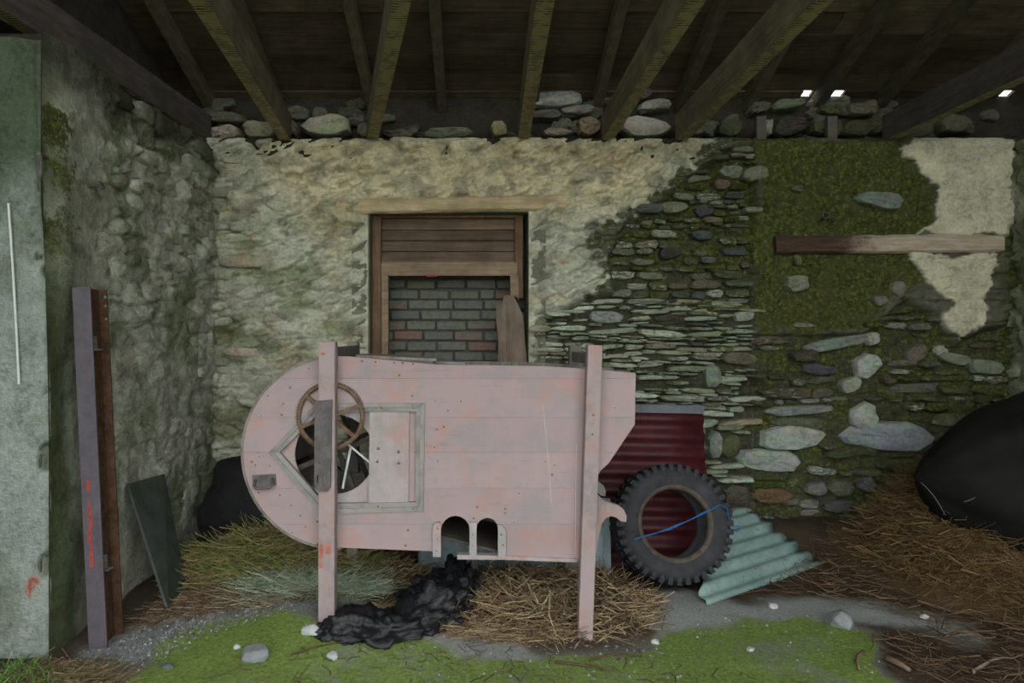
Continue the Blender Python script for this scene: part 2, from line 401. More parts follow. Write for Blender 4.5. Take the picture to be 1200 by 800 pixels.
xs = np.arange(-1.98, 3.76, step); zs = np.arange(-.06, 2.735, step)
X, Z = np.meshgrid(xs, zs)
H = wall_relief(X, Z); H = H - .05 * ss(2.69, 2.735, Z)
keep = ~((X[:-1, :-1] > win_x0 - step) & (X[:-1, :-1] < win_x1) & (Z[:-1, :-1] > win_z0) & (Z[:-1, :-1] < win_z1))
c, m, l = wall_colour(X, Z)
me = fast_mesh('wall_back', np.stack([X, WALL - H, Z], -1), grid_quads(*X.shape, keep), True, {'col': c, 'moss': m, 'lich': l})
wall_back = tag(link('wall_back', me, M_WALL), kind='structure', label='back wall of limewashed and mossy rubble stone')
# ledge on the wall head, a dark backing added behind it to shut out light and the reveals of the opening
def const_attr(o, col, moss=-.3, lich=-.5):
    n = len(o.data.vertices); add_attrs(o.data, {'col': np.tile(col, (n, 1)), 'moss': np.full(n, moss), 'lich': np.full(n, lich)}); return o
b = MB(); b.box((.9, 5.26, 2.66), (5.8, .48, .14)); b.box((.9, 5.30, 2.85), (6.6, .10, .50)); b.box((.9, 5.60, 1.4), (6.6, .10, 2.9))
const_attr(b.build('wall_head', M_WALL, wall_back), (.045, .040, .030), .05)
b = MB()
b.box((win_x0 - .06, 5.20, 1.6), (.12, .42, 1.3)); b.box((win_x1 + .06, 5.20, 1.6), (.12, .42, 1.3)); b.box(((win_x0 + win_x1) / 2, 5.20, win_z1 + .05), (1.3, .38, .10)); b.box(((win_x0 + win_x1) / 2, 5.20, win_z0 - .05), (1.2, .42, .10))
const_attr(b.build('window_reveal', M_WALL, wall_back), (.22, .22, .15), .15)

def stone_shape(w, h, dep, rnd, tri=0., pw=3.2):
    N = 14; P = []; out = []
    sk = rnd.uniform(-.12, .12); tp = rnd.uniform(-.3, .3)
    for k in range(N):
        a = 2 * math.pi * (k + rnd.uniform(-.3, .3)) / N
        ca, sa = math.cos(a), math.sin(a)
        r = 1 / (abs(ca)**pw + abs(sa)**pw)**(1 / pw) * rnd.uniform(.86, 1.06)
        x, z = ca * r, sa * r; z *= 1 + tp * x; x += sk * z
        out.append((x * w / 2, z * h / 2))
    tx, tz = rnd.uniform(-.25, .25), rnd.uniform(-.25, .25)
    for s, dd in ((1., -.04), (1., dep * .45), (.90, dep * .85), (.52, dep)):
        for (x, z) in out:
            P.append((x * s, z * s, dd + (dep * (tx * x / w + tz * z / h) + rnd.uniform(-.12, .12) * dep if dd > 0 else 0)))
    P.append((0, 0, dep * 1.02))
    Fc = []
    for r_ in range(3):
        for k in range(N):
            Fc.append((r_ * N + k, r_ * N + (k + 1) % N, (r_ + 1) * N + (k + 1) % N, (r_ + 1) * N + k))
    Fc += [(3 * N + k, 3 * N + (k + 1) % N, 4 * N) for k in range(N)]
    return P, Fc
def stone_obj(parent, cx, cz, w, h, dep, col, moss, lich, seed, tilt=0., side='back', surf=None, smooth=False, name='stone', pw=3.2):
    rnd = random.Random(seed); P, Fc = stone_shape(w, h, dep, rnd, pw=pw)
    ct, st = math.cos(tilt), math.sin(tilt)
    P = [(x * ct - z * st, x * st + z * ct, d) for x, z, d in P]
    if side == 'back': V = [(x, -d, z) for x, z, d in P]; loc = (cx, surf, cz)
    else: V = [(d, x, z) for x, z, d in P]; loc = (surf, cx, cz)
    me = bpy.data.meshes.new(name); me.from_pydata(V, [], Fc); n = len(V)
    if smooth: me.polygons.foreach_set('use_smooth', [True] * len(Fc))
    cc = np.array([[max(0, q * rnd.uniform(.85, 1.15)) for q in col] for _ in range(n)])
    if callable(moss): moss = moss(cx, cz)
    add_attrs(me, {'col': cc, 'moss': np.array([moss] * n) + np.array([.10 * (p[1] / (h + .001)) for p in P]), 'lich': np.full(n, lich)})
    return link(name, me, M_WALL, parent, loc)

HAND = [  # px centre, size, tilt, colour, moss, lichen
    (929, 513, 78, 29, .05, (.50, .53, .45), -.45, .05), (903, 540, 76, 27, -.04, (.48, .52, .44), -.45, .05), (1043, 511, 116, 36, -.10, (.40, .44, .44), -.25, -.2),
    (1013, 488, 34, 31, .3, (.50, .54, .46), -.3, .05), (906, 581, 48, 19, -.08, (.22, .14, .075), -.5, -.6), (958, 574, 26, 16, 0, (.26, .25, .22), -.3, -.4),
    (988, 573, 32, 20, 0, (.17, .18, .13), 0, -.3), (1018, 568, 21, 19, .1, (.19, .18, .18), -.4, -.6), (929, 589, 22, 8, .1, (.24, .24, .21), -.5, -.4), (952, 592, 25, 11, 0, (.28, .28, .23), -.4, -.3),
    (953, 602, 25, 8, .1, (.27, .27, .24), -.4, -.4), (988, 594, 44, 15, .05, (.14, .14, .12), -.2, -.4), (952, 616, 20, 14, 0, (.20, .19, .13), -.2, -.3), (866, 580, 34, 24, 0, (.15, .13, .10), -.2, -.4),
    (857, 522, 26, 24, .5, (.17, .19, .09), .1, -.2), (838, 522, 16, 34, 0, (.34, .40, .33), -.2, .1), (987, 401, 92, 13, .17, (.30, .33, .27), -.1, 0), (1024, 396, 18, 15, .2, (.50, .50, .42), -.4, .1),
    (1017, 428, 34, 26, .4, (.50, .52, .46), -.4, .1), (961, 433, 44, 13, -.1, (.12, .115, .13), -.5, -.6), (868, 420, 42, 16, 0, (.20, .18, .13), 0, -.2), (873, 370, 24, 13, .1, (.46, .50, .44), -.3, .1),
    (940, 381, 27, 6, 0, (.33, .32, .24), -.4, -.2), (1074, 414, 28, 19, .5, (.22, .19, .15), -.3, -.4), (998, 451, 28, 17, .3, (.46, .48, .36), -.2, 0), (938, 481, 84, 12, .06, (.34, .37, .32), -.2, 0),
    (1107, 412, 16, 15, .8, (.48, .50, .42), -.4, 0), (1160, 430, 44, 18, -.15, (.27, .31, .22), 0, 0), (1120, 420, 40, 14, -.2, (.30, .33, .25), 0, 0), (1190, 436, 12, 12, 0, (.42, .46, .38), -.3, 0), (1000, 530, 70, 14, .1, (.10, .12, .06), .2, -.3), (1060, 545, 60, 14, 0, (.09, .10, .06), .2, -.3),
    (790, 242, 36, 14, 0, (.30, .30, .20), .0, -.1), (826, 246, 22, 14, .2, (.12, .13, .135), -.5, -.6), (760, 245, 36, 11, 0, (.15, .16, .15), -.2, -.3), (712, 371, 40, 15, -.05, (.40, .44, .40), -.3, .0),
    (782, 372, 34, 8, .1, (.12, .10, .095), -.4, -.6), (862, 295, 34, 9, 0, (.11, .125, .12), -.3, -.5), (823, 275, 26, 12, 0, (.12, .14, .13), -.3, -.5), (786, 296, 24, 14, .1, (.09, .08, .075), -.4, -.6),
    (836, 440, 22, 28, .1, (.30, .36, .27), -.1, .05), (884, 204, 30, 18, .1, (.30, .32, .22), -.1, 0), (858, 200, 28, 16, -.1, (.34, .35, .28), -.2, 0), (848, 215, 20, 12, 0, (.26, .20, .15), -.3, -.2),
    (1027, 236, 58, 19, -.14, (.30, .33, .29), -.5, -.5), (930, 333, 27, 21, .2, (.33, .36, .24), -.5, -.5), (1049, 338, 17, 17, .6, (.34, .32, .25), -.5, -.5), (931, 305, 9, 13, 0, (.20, .22, .09), -.3, -.5), (1028, 352, 16, 12, .3, (.30, .27, .22), -.5, -.4), (932, 222, 14, 8, 0, (.18, .20, .13), -.3, -.4)]
k = 0; PS = WALL / F
rs = random.Random(5); occupied = []
for (px, py, w, h, ti, col, mo, li) in HAND:
    p = W(px, py, WALL); k += 1
    hh = float(wall_relief(np.array([p.x]), np.array([p.z]))[0])
    stone_obj(wall_back, p.x, p.z, w * PS, h * PS, min(.065, h * PS * .45) + .022, tuple(q_ * .85 for q_ in col), mo + .18, li, 100 + k, ti, surf=WALL - hh + .004, pw=3.2 if w > 24 else 3)
    occupied.append((px, py, w, h))
def in_poly(poly, u, v): return float(sdf(poly, np.array([u], float), np.array([v], float))[0])
CAND = []
def course_fill(poly, hr, asp, pal, moss, lich, seed, protr, gap=.006, smooth=False, skip=.06):
    rs = random.Random(seed); us = [p[0] for p in poly]; vv = [p[1] for p in poly]
    z = W(0, max(vv), WALL).z; z1 = W(0, min(vv), WALL).z
    while z < z1:
        hrow = rs.uniform(*hr); x = W(min(us), 0, WALL).x - rs.uniform(0, .1); xe = W(max(us), 0, WALL).x
        while x < xe:
            w = hrow * rs.uniform(*asp); px, py = wpx(x + w / 2, z + hrow / 2)
            ok = in_poly(poly, px, py) > 1 and rs.random() > skip
            for (ox, oy, ow, oh) in occupied:
                if abs(px - ox) < (ow + w / PS) * .42 and abs(py - oy) < (oh + hrow / PS) * .40: ok = False
            if 285 < px < 742 and py > 440: ok = False
            if ok:
                cx, cz = x + w / 2, z + hrow / 2 + rs.uniform(-.012, .012) + .02 * math.sin(x * 2.3 + z)
                cl = pal[rs.randrange(len(pal))]; s_ = rs.uniform(.7, 1.25) * (1.3 if pal is GREENISH and px < 770 else 1)
                CAND.append((w * hrow, dict(cx=cx, cz=cz, w=w - gap, h=(hrow - gap) * rs.uniform(.75, 1.08), dep=rs.uniform(*protr), col=tuple(q * s_ for q in cl), moss=moss + rs.uniform(-.22, .22), lich=lich + rs.uniform(-.22, .22), seed=rs.randrange(10**6), tilt=rs.uniform(-.08, .08), smooth=smooth, pw=4 if not smooth else 3)))
            x += w
        z += hrow
def join_meshes(objs, name, parent):
    V = []; Fc = []; A = {'col': [], 'moss': [], 'lich': []}
    for o in objs:
        n = len(V); V += [tuple(v_.co + o.location) for v_ in o.data.vertices]; Fc += [tuple(n + i for i in p.vertices) for p in o.data.polygons]
        A['col'] += [tuple(d_.color)[:3] for d_ in o.data.attributes['col'].data]
        for k_ in ('moss', 'lich'): A[k_] += [d_.value for d_ in o.data.attributes[k_].data]
    for o in objs: bpy.data.objects.remove(o)
    me = bpy.data.meshes.new(name); me.from_pydata(V, [], Fc); add_attrs(me, A)
    return tag(link(name, me, M_WALL, parent), kind='stuff')
GREENISH = [(.32, .38, .24), (.44, .50, .37), (.26, .29, .19), (.50, .56, .44), (.19, .185, .145), (.33, .29, .20)]
DARKST = [(.12, .13, .085), (.16, .16, .12), (.09, .10, .07), (.20, .20, .16), (.13, .105, .08)]
course_fill(REG_B, (.017, .050), (2.6, 7.5), GREENISH, .20, .24, 11, (.03, .08), gap=.003)
course_fill(REG_C, (.030, .095), (1.5, 4.2), DARKST, .38, .06, 12, (.02, .08))
course_fill(REG_A, (.035, .085), (1.6, 3.6), [(.20, .21, .14), (.13, .14, .10), (.23, .19, .14), (.11, .12, .115), (.28, .30, .22)], .40, .10, 13, (.02, .06))
LM = [(.48, .48, .37), (.54, .54, .43), (.44, .46, .34), (.50, .45, .33)]
course_fill(REG_D, (.05, .10), (2., 4.0), LM, -.25, -.3, 14, (.018, .04), smooth=True, skip=.3)
# stones of the wall head, set back between the rafter feet
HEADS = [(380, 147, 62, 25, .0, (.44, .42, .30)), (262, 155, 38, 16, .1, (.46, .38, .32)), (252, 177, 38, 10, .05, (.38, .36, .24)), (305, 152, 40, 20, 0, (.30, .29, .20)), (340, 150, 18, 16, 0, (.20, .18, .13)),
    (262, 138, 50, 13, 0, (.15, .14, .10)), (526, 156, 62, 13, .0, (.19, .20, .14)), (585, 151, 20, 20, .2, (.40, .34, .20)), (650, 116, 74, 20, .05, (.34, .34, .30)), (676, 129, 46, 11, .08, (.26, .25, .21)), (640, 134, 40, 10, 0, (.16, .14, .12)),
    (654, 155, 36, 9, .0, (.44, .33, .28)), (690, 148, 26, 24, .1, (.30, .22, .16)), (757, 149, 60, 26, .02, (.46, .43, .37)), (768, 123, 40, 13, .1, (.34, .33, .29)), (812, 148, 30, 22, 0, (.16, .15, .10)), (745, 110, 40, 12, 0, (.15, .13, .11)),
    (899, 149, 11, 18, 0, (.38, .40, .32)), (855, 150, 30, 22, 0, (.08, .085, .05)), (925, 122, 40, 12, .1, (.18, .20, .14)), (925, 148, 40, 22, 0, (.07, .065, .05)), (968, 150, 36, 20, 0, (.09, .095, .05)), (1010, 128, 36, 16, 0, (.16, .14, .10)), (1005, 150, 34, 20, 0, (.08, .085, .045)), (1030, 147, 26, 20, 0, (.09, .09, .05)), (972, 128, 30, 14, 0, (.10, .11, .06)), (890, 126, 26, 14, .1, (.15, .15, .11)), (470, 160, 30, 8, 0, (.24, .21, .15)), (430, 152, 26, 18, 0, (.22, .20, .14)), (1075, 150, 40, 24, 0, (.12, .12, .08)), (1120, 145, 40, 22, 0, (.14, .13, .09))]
for i, (px, py, w, h, ti, col) in enumerate(HEADS):
    d = 5.10 + (.06 if py < 140 else 0); p = W(px, py, d)
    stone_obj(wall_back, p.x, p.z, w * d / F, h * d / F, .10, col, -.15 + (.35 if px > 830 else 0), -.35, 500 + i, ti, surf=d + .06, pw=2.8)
rs = random.Random(77); rest = []
for i in range(70):                                    # small dark rubble packed behind the rafter feet
    px, py = rs.uniform(240, 1170), rs.uniform(118, 160)
    if 455 < px < 600 and py < 150: continue
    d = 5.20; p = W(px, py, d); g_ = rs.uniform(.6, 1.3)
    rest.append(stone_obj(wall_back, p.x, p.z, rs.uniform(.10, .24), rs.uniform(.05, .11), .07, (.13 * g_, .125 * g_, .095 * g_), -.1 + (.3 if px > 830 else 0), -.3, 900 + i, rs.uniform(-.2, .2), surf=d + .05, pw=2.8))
CAND.sort(key=lambda t_: -t_[0]); room_left = 298 - len(HAND) - len(HEADS)
for i, (ar, k_) in enumerate(CAND):
    hh = float(wall_relief(np.array([k_['cx']]), np.array([k_['cz']]))[0])
    o = stone_obj(wall_back, surf=WALL - hh + (.008 if k_['smooth'] else -.006), **k_)
    if i >= room_left: rest.append(o)
print('stones', len(HAND), len(HEADS), len(CAND))
join_meshes(rest, 'small_stone', wall_back)

# timber lintel and the rotten wall timber
def timber(name, x0, x1, z0, z1, tilt, y0, dep, mat, seed, label):
    n = 26; V = []; rs = random.Random(seed)
    for i in range(n):
        t = i / (n - 1); x = x0 + (x1 - x0) * t; zc = z0 + (z1 - z0) * t; hh = tilt / 2
        j = lambda s: rs.uniform(-s, s)
        for (a, bb) in ((-1, 0), (-1, .75), (-.72, 1), (.72, 1), (1, .75), (1, 0)):
            V.append((x, y0 - dep * bb + j(.004), zc + hh * a + j(.004)))
    q = [(i * 6 + k, (i + 1) * 6 + k, (i + 1) * 6 + k + 1, i * 6 + k + 1) for i in range(n - 1) for k in range(5)]
    me = bpy.data.meshes.new(name); me.from_pydata(V, [], q + [tuple(range(6)), tuple(range(n * 6 - 1, n * 6 - 7, -1))])
    o = link(name, me, mat); return tag(o, label, kind='structure')
a, b_ = W(395, 242, 4.97), W(663, 237, 4.97)
timber('trim_1', a.x, b_.x, a.z, b_.z, .105, 5.02, .075, M_LINT, 3, 'rough wooden lintel over the boarded opening')
t = NT('rotten_timber'); P = t.pos(False); n = t.noise(t.pos(False, (1.5, 12, 12)), 4, 7, .7); n2_ = t.noise(P, 7, 5, .7)
sx = t.node('ShaderNodeSeparateXYZ'); t.put(sx.inputs[0], P)
f_ = t.mrange(t.math('ADD', sx.outputs[0], t.math('MULTIPLY', n2_, .5)), 2.72, 2.98)
c_ = t.mix(f_, t.ramp(n, [(.3, (.022, .014, .010)), (.75, (.11, .07, .045))]), t.ramp(n, [(.3, (.30, .22, .13)), (.55, (.42, .35, .27)), (.75, (.52, .48, .42))]))
t.bump(n, .6, .006); M_ROT = t.done(c_, .9)
a, b_ = W(908, 287, 4.96), W(1174, 285, 4.96)
timber('trim_2', a.x, b_.x, a.z, b_.z, .125, 5.02, .085, M_ROT, 9, 'bonding timber in the mossy wall, dark at one end and flaking pale at the other')

# ------------------------------------------------------------------ boarded opening and brick infill
dW = 5.10; window = empty('window_1', W(525, 330, dW)); tag(window, 'boarded wooden frame set in the wall opening', kind='structure'); wl = window.location.copy()
def pbox(mb, x0, y0, x1, y1, d0, d1):
    a = W(x0, y0, d0); c2 = W(x1, y1, d0)
    return mb.box(((a.x + c2.x) / 2, (d0 + d1) / 2, (a.z + c2.z) / 2), (abs(c2.x - a.x), d1 - d0, abs(a.z - c2.z)))
for (x0, y0, x1, y1, m_) in ((436, 252, 446.5, 452, M_FRAME), (603.5, 252, 613, 349, M_FRAME)):
    pbox(MB(), x0, y0, x1, y1, dW, dW + .09).build('jamb', m_, window, wl, bevel=.004)
pbox(MB(), 436, 250, 613, 255, dW + .002, dW + .09).build('head_rail', M_FRAME, window, wl, bevel=.003)
for i, (y0, y1) in enumerate(((255, 269), (268, 281.5), (280.5, 294), (293, 307))):
    a = W(446, y0, dW + .05); c2 = W(604, y1, dW + .05)
    mb = MB(); R_ = Matrix.Rotation(math.radians(-14), 3, 'X')
    mb.box(((a.x + c2.x) / 2, dW + .055, (a.z + c2.z) / 2), (c2.x - a.x, .018, a.z - c2.z + .012), R_)
    mb.build('slat', M_SLAT, window, wl, bevel=.006)
pbox(MB(), 446.5, 307, 606, 323, dW - .012, dW + .07).build('transom', M_FRAMEP, window, wl, bevel=.004)
pbox(MB(), 447, 323, 455, 452, dW - .01, dW + .06).build('stile', M_FRAMEP, window, wl, bevel=.004)
s_ = bm_obj('stile', plate([[(W(x, y, dW).x - wl.x, W(x, y, dW).z - wl.z) for x, y in ((598, 323), (607, 323), (608, 352), (604, 346), (601, 349), (598, 345))]], dW - wl.y - .01, dW - wl.y + .05), M_FRAMEP, window)
tag(s_, 'broken-off right stile')
pbox(MB(), 500, 322, 512, 324, dW - .014, dW - .012).build('paint_mark', M_REDM, window, wl)
t = NT('old_brick'); P = t.pos(False); O = t.node('ShaderNodeObjectInfo').outputs['Random']
c_ = t.ramp(O, [(0, (.13, .135, .115)), (.35, (.17, .165, .135)), (.6, (.15, .16, .115)), (.88, (.19, .14, .11)), (1, (.24, .125, .10))])
n = t.noise(P, 22, 5, .7); c_ = t.mix(t.mrange(n, .45, .7), c_, (.10, .115, .095)); t.bump(n, .6, .006); M_BRICK = t.done(c_, .95)
infill = MB().box(((win_x0 + win_x1) / 2, 5.46, 1.55), (1.5, .10, 1.5)).build('wall_infill', plain('brick_mortar', (.11, .115, .10), .95, .3, 30, bump=.5, bd=.005))
tag(infill, 'grey brick infill behind the opening', kind='structure')
rs = random.Random(21); bm_ = bmesh.new(); bmesh.ops.create_cube(bm_, size=1)
for v_ in bm_.verts: v_.co = (v_.co.x * .212, v_.co.y * .07, v_.co.z * .064)
bmesh.ops.bevel(bm_, geom=list(bm_.edges), offset=.008, segments=1, affect='EDGES'); brick_me = bpy.data.meshes.new('brick'); bm_.to_mesh(brick_me); bm_.free(); brick_me.materials.append(M_BRICK)
half_me = brick_me.copy()
for v_ in half_me.vertices: v_.co.x *= .48
for r_ in range(13):
    zc = 1.06 + r_ * .0765; off = (r_ % 2) * .112 + rs.uniform(-.02, .02); x = win_x0 - .12 + off
    while x < win_x1 + .15:
        hf = rs.random() < .14; w = .113 if hf else .224
        o = link('brick', half_me if hf else brick_me, None, infill, (x + w / 2, 5.40 + rs.uniform(-.005, .005), zc + rs.uniform(-.003, .003)))
        o.rotation_euler = (rs.uniform(-.02, .02), rs.uniform(-.012, .012), rs.uniform(-.02, .02)); x += w
# brown broken board in the opening
pts = [(583, 440), (584, 400), (581, 372), (581, 361), (588, 357), (590, 347), (601, 345), (607, 357), (613, 371), (615, 400), (619, 440)]
o = bm_obj('broken_board', plate([[(W(x, y, 5.05).x, W(x, y, 5.05).z) for x, y in pts]], 5.03, 5.055), wood_mat('brown_board', (.13, .095, .07), (.24, .185, .14), 2))
tag(o, 'brown broken board standing upright at the right side of the wall opening', 'board')

# ================================================================== LEFT WALL and pier
LX = -1.81
def left_relief(d, z):
    wd_ = d + .06 * (fbm(d * 4, z * 4, 71) - .5); wz = z + .05 * (fbm(d * 4, z * 5, 72) - .5)
    e, r = cells(wd_, wz, .22, .11, 73); sm = ss(3.35, 3.75, d + .35 * (fbm(d * 3, z * 3, 74) - .5)) * ss(-.3, .6, z)
    sm = sm * (.45 + .55 * ss(1.1, 1.7, z + .5 * (fbm(d * 3, z * 2, 78) - .5)))
    return .09 * (fbm(d * 1.7, z * 1.7, 75) - .5) + sm * (.036 * ss(0, .3, e) * (.4 + .6 * r) + .075 * (fbm(d * 8, z * 11, 76, 5) - .5)) + .02 * (fbm(d * 9, z * 7, 77) - .5) - sm * .02
def left_colour(d, z):
    n = fbm(d * 3, z * 3, 81); n2 = fbm(d * 10, z * 12, 82)
    c = mixc((.46, .47, .37), (.66, .66, .56), n); c = mixc(c, (.18, .17, .125), ss(.52, .66, n2) * .5)
    c = mixc(c, (.13, .17, .055), ss(.5, .7, fbm(d * 3.3, z * 2.2, 83)) * .6)
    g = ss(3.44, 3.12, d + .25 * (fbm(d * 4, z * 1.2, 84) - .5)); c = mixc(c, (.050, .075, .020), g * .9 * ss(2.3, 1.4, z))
    c = mixc(c, (.05, .05, .035), ss(2.35, 2.6, z + .25 * (n - .5)) * .8)  # wall top darkened for the shade under the tie beam
    moss = -.15 + .35 * g + .3 * ss(.5, .7, fbm(d * 4, z * 4, 85)) - .25 * ss(1.3, .8, z)
    return c, moss, np.full(np.shape(d), -.35)
ds = np.arange(3.06, 5.06, .01); zs = np.arange(-.06, 2.66, .01); D, Z = np.meshgrid(ds, zs)
H = left_relief(D, Z) * ss(3.06, 3.2, D) - .03 * ss(3.2, 3.06, D) * ss(.8, 2.4, Z); c, m, l = left_colour(D, Z)
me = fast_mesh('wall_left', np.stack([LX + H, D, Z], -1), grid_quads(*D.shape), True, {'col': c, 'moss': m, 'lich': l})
wall_left = tag(link('wall_left', me, M_WALL), 'side wall of lumpy limewashed rubble', kind='structure')
b = MB(); b.box((LX - .18, 4.1, 2.63), (.30, 2.0, .04)); b.box((LX - .42, 4.3, 3.3), (.12, 2.4, 3.0)); b.box((-3.36, .9, 2.6), (.12, 4.8, 5.6))  # last box: unseen wall added out of frame to cut the side light
const_attr(b.build('gable_screen', M_WALL, wall_left), (.05, .045, .035))  # dark tone stands in for the unlit space above the wall
rs = random.Random(31); z = .35; cnt = 0
while z < 2.56:
    hr = rs.uniform(.075, .14); d = 3.5 + rs.uniform(0, .2)
    while d < 4.98:
        w = hr * rs.uniform(1.2, 2.6); pr = (.7 if d > 4.45 else .25) * (1 if z > 1.3 else .35)
        if rs.random() < pr and d + w < 5.0 and cnt < 150:
            cz, cd = z + hr / 2, d + w / 2; cnt += 1; hh = float(left_relief(np.array([cd]), np.array([cz]))[0])
            cc, mm, _ = left_colour(np.array([cd]), np.array([cz])); s_ = rs.uniform(.8, 1.2)
            stone_obj(wall_left, cd, cz, w * .93, hr * rs.uniform(.75, .95), rs.uniform(.014, .034), tuple(float(q) * s_ for q in cc[0]), float(mm[0]) - .08, -.4, rs.randrange(10**6), rs.uniform(-.2, .2), 'left', LX + hh - .006, smooth=True, pw=2.6)
        d += w
    z += hr
# concrete pier at the open end
def pier_grid():
    us = np.arange(-3.3, LX + .003, .012); zs = np.arange(-.06, 2.62, .012); U, Zg = np.meshgrid(us, zs)
    edge = ss(LX - .10, LX, U); n = fbm(U * 3, Zg * 2, 91); ch = ss(.56, .64, fbm(U * 11, Zg * 8, 92)) * edge
    Yg = 3.05 + .012 * (n - .5) + .035 * ch + .03 * ss(LX - .012, LX + .003, U)
    Ug = U - .016 * ch - (U > LX - .10) * 0 - .055 * ss(1.0, 2.5, Zg) * ss(-2.6, LX, U) + .012 * (fbm(Zg * 6, U * 0, 93) - .5) * edge
    c = mixc((.30, .34, .30), (.44, .48, .43), n); c = mixc(c, (.20, .23, .17), ss(.5, .68, fbm(U * 6, Zg * 5, 94)) * .55)
    c = mixc(c, (.075, .11, .055), ss(1.75, 2.15, Zg + .5 * (n - .5)) * .85)  # upper pier darkened: moss and the roof's shade in one tone
    c = mixc(c, (.16, .17, .10), ch * .8); c = mixc(c, (.46, .12, .05), ss(.035, .02, np.hypot(U - (LX - .06), (Zg - .30) * .6)) * ss(.4, .5, fbm(U * 30, Zg * 30, 95)))
    moss = -.5 + .45 * ss(.16, .0, Zg) + .25 * ss(1.7, 2.3, Zg) + .25 * ch
    return fast_mesh('wall_front', np.stack([Ug, Yg, Zg], -1), grid_quads(*U.shape), True, {'col': c, 'moss': moss, 'lich': np.full(U.shape, -.6)})
pier = tag(link('wall_front', pier_grid(), M_WALL), 'smooth grey concrete pier at the open front', kind='structure')
const_attr(MB().box((-2.6, 3.2, 1.28), (1.5, .26, 2.66)).build('pier_core', M_WALL, pier), (.12, .14, .10))
mb = MB(); pts = [W(10, 238, 3.035), W(15, 310, 3.035), W(19, 380, 3.035), W(22.5, 450, 3.035)]
for a, b2 in zip(pts, pts[1:]): mb.bar(a, b2, .006, .008)
mb.build('pale_line', M_WHITE, pier)  # thin pale line down the pier face
mb = MB(); c0 = W(47, 195, 3.02); mb.tube([c0 + Vector((.012 * math.sin(a) * .6, -.012 * math.sin(a) * .4, .05 * math.cos(a))) * 1.0 for a in np.linspace(0, 2 * math.pi, 16)[:-1]], .006, 6, True); mb.cyl(c0 + Vector((0, .05, .05)), c0 + Vector((0, -.01, .05)), .009, 8)
tag(mb.build('iron_ring', M_IRON), 'small dark iron ring fixed high on the edge of the concrete pier', 'ring')
c0 = W(968, 252, 4.97); mb = MB(); mb.tube([c0 + Vector((.022 * math.cos(a), 0, .022 * math.sin(a))) for a in np.linspace(0, 2 * math.pi, 14)[:-1]], .005, 6, True); mb.cyl(c0 + Vector((0, 0, -.02)), c0 + Vector((0, .08, -.02)), .006, 6)
tag(mb.build('iron_eye', M_IRON), 'small iron eye sticking out of the mossy panel above the wall timber', 'hook')
c0 = W(86, 219, 3.4); c0.x = LX; mb = MB(); mb.cyl(c0 + Vector((-.1, 0, 0)), c0 + Vector((.06, -.02, .005)), .012, 8); mb.cyl(c0 + Vector((.05, -.02, .0)), c0 + Vector((.06, -.02, .005)), .022, 8)
tag(mb.build('iron_spike', M_IRON), 'short iron peg sticking out of the left side wall', 'peg')

# right wall, mostly beyond the frame; unseen length added to shade the right
ds = np.arange(-1.5, 5.06, .02); zs = np.arange(-.06, 2.70, .02); D, Z = np.meshgrid(ds, zs)
H = left_relief(D + 9, Z + 3); c, m, l = left_colour(D + 9, Z * .4 + .5)
me = fast_mesh('wall_right', np.stack([3.66 - H, D, Z], -1), grid_quads(*D.shape), True, {'col': c, 'moss': m + .35, 'lich': l})
wall_right = tag(link('wall_right', me, M_WALL), 'mossy rubble side wall at the right', kind='structure')
const_attr(MB().box((4.15, 2.0, 3.6), (.12, 7.0, 3.8)).build('gable_screen', M_WALL, wall_right), (.05, .045, .035))  # dark panel for the unlit space above, as on the left

# ================================================================== ROOF
SL = .344
def rz(d): return 3.10 + SL * (5.2 - d)
ang = math.atan(SL); RX = Matrix.Rotation(-ang, 3, 'X')
mb = MB(); d0, d1 = -1.5, 5.15; mb.box((.5, (d0 + d1) / 2, rz((d0 + d1) / 2) + .045), (7.6, (d1 - d0) / math.cos(ang), .03), RX)  # unseen front run added to hold back high light from the sky
ceiling = mb.build('ceiling', plain('roof_slate', (.06, .06, .065), .8)); tag(ceiling, 'underside of the dark boarded lean-to roof', kind='structure')
rs = random.Random(41); d = 5.25; row = 0
while d > -1.4:
    wv = .075 if row == 0 else .176 if row % 2 else .18; x = -3.3; cuts = [-3.3]
    if row == 0: cuts = [-3.3, -.6, 1.3, 2.325, 2.395, 2.52, 2.625, 3.75, 3.83, 4.25]
    else:
        cuts = [-3.3] + sorted(rs.uniform(-2.6, 3.6) for _ in range(2)) + [4.25]
    for i in range(len(cuts) - 1):
        if row == 0 and i in (3, 5, 7): continue
        xc = (cuts[i] + cuts[i + 1]) / 2; dm = d - wv / 2
        mb = MB(); zj = rs.uniform(-.004, .004)
        mb.box((0, 0, 0), (cuts[i + 1] - cuts[i] - (.0008 if row else -.002), wv / math.cos(ang) - .004, .022), RX)
        o = mb.build('plank', M_BOARD, ceiling); o.location = (xc, dm, rz(dm) + .012 + zj)
    d -= wv; row += 1
for px in (245, 325, 435, 518, 625, 700, 797, 878, 958, 1032, 1130):
    x = (px - CX) * 5.2 / F; mb = MB(); L = (5.26 + 1.5) / math.cos(ang)
    mb.box((0, 0, 0), (.066, L, .10), RX); o = mb.build('rafter', M_RAFT, ceiling, bevel=.004); dm = (5.26 - 1.5) / 2; o.location = (x, dm, rz(dm) - .055)
    mb = MB().box((0, 0, 0), (.066, .04, .16))
    if px in (878, 958): o = mb.build('rafter_stub', M_TIED, ceiling); o.location = (x + .01, 5.02, 2.80)
TIES = [(-1.90, -2.02, 0), (-1.335, -1.13, 1), (-.725, -.30, 1), (.315, .272, 1), (.90, .885, 1), (1.412, 1.402, 1), (2.86, 2.90, 0)]
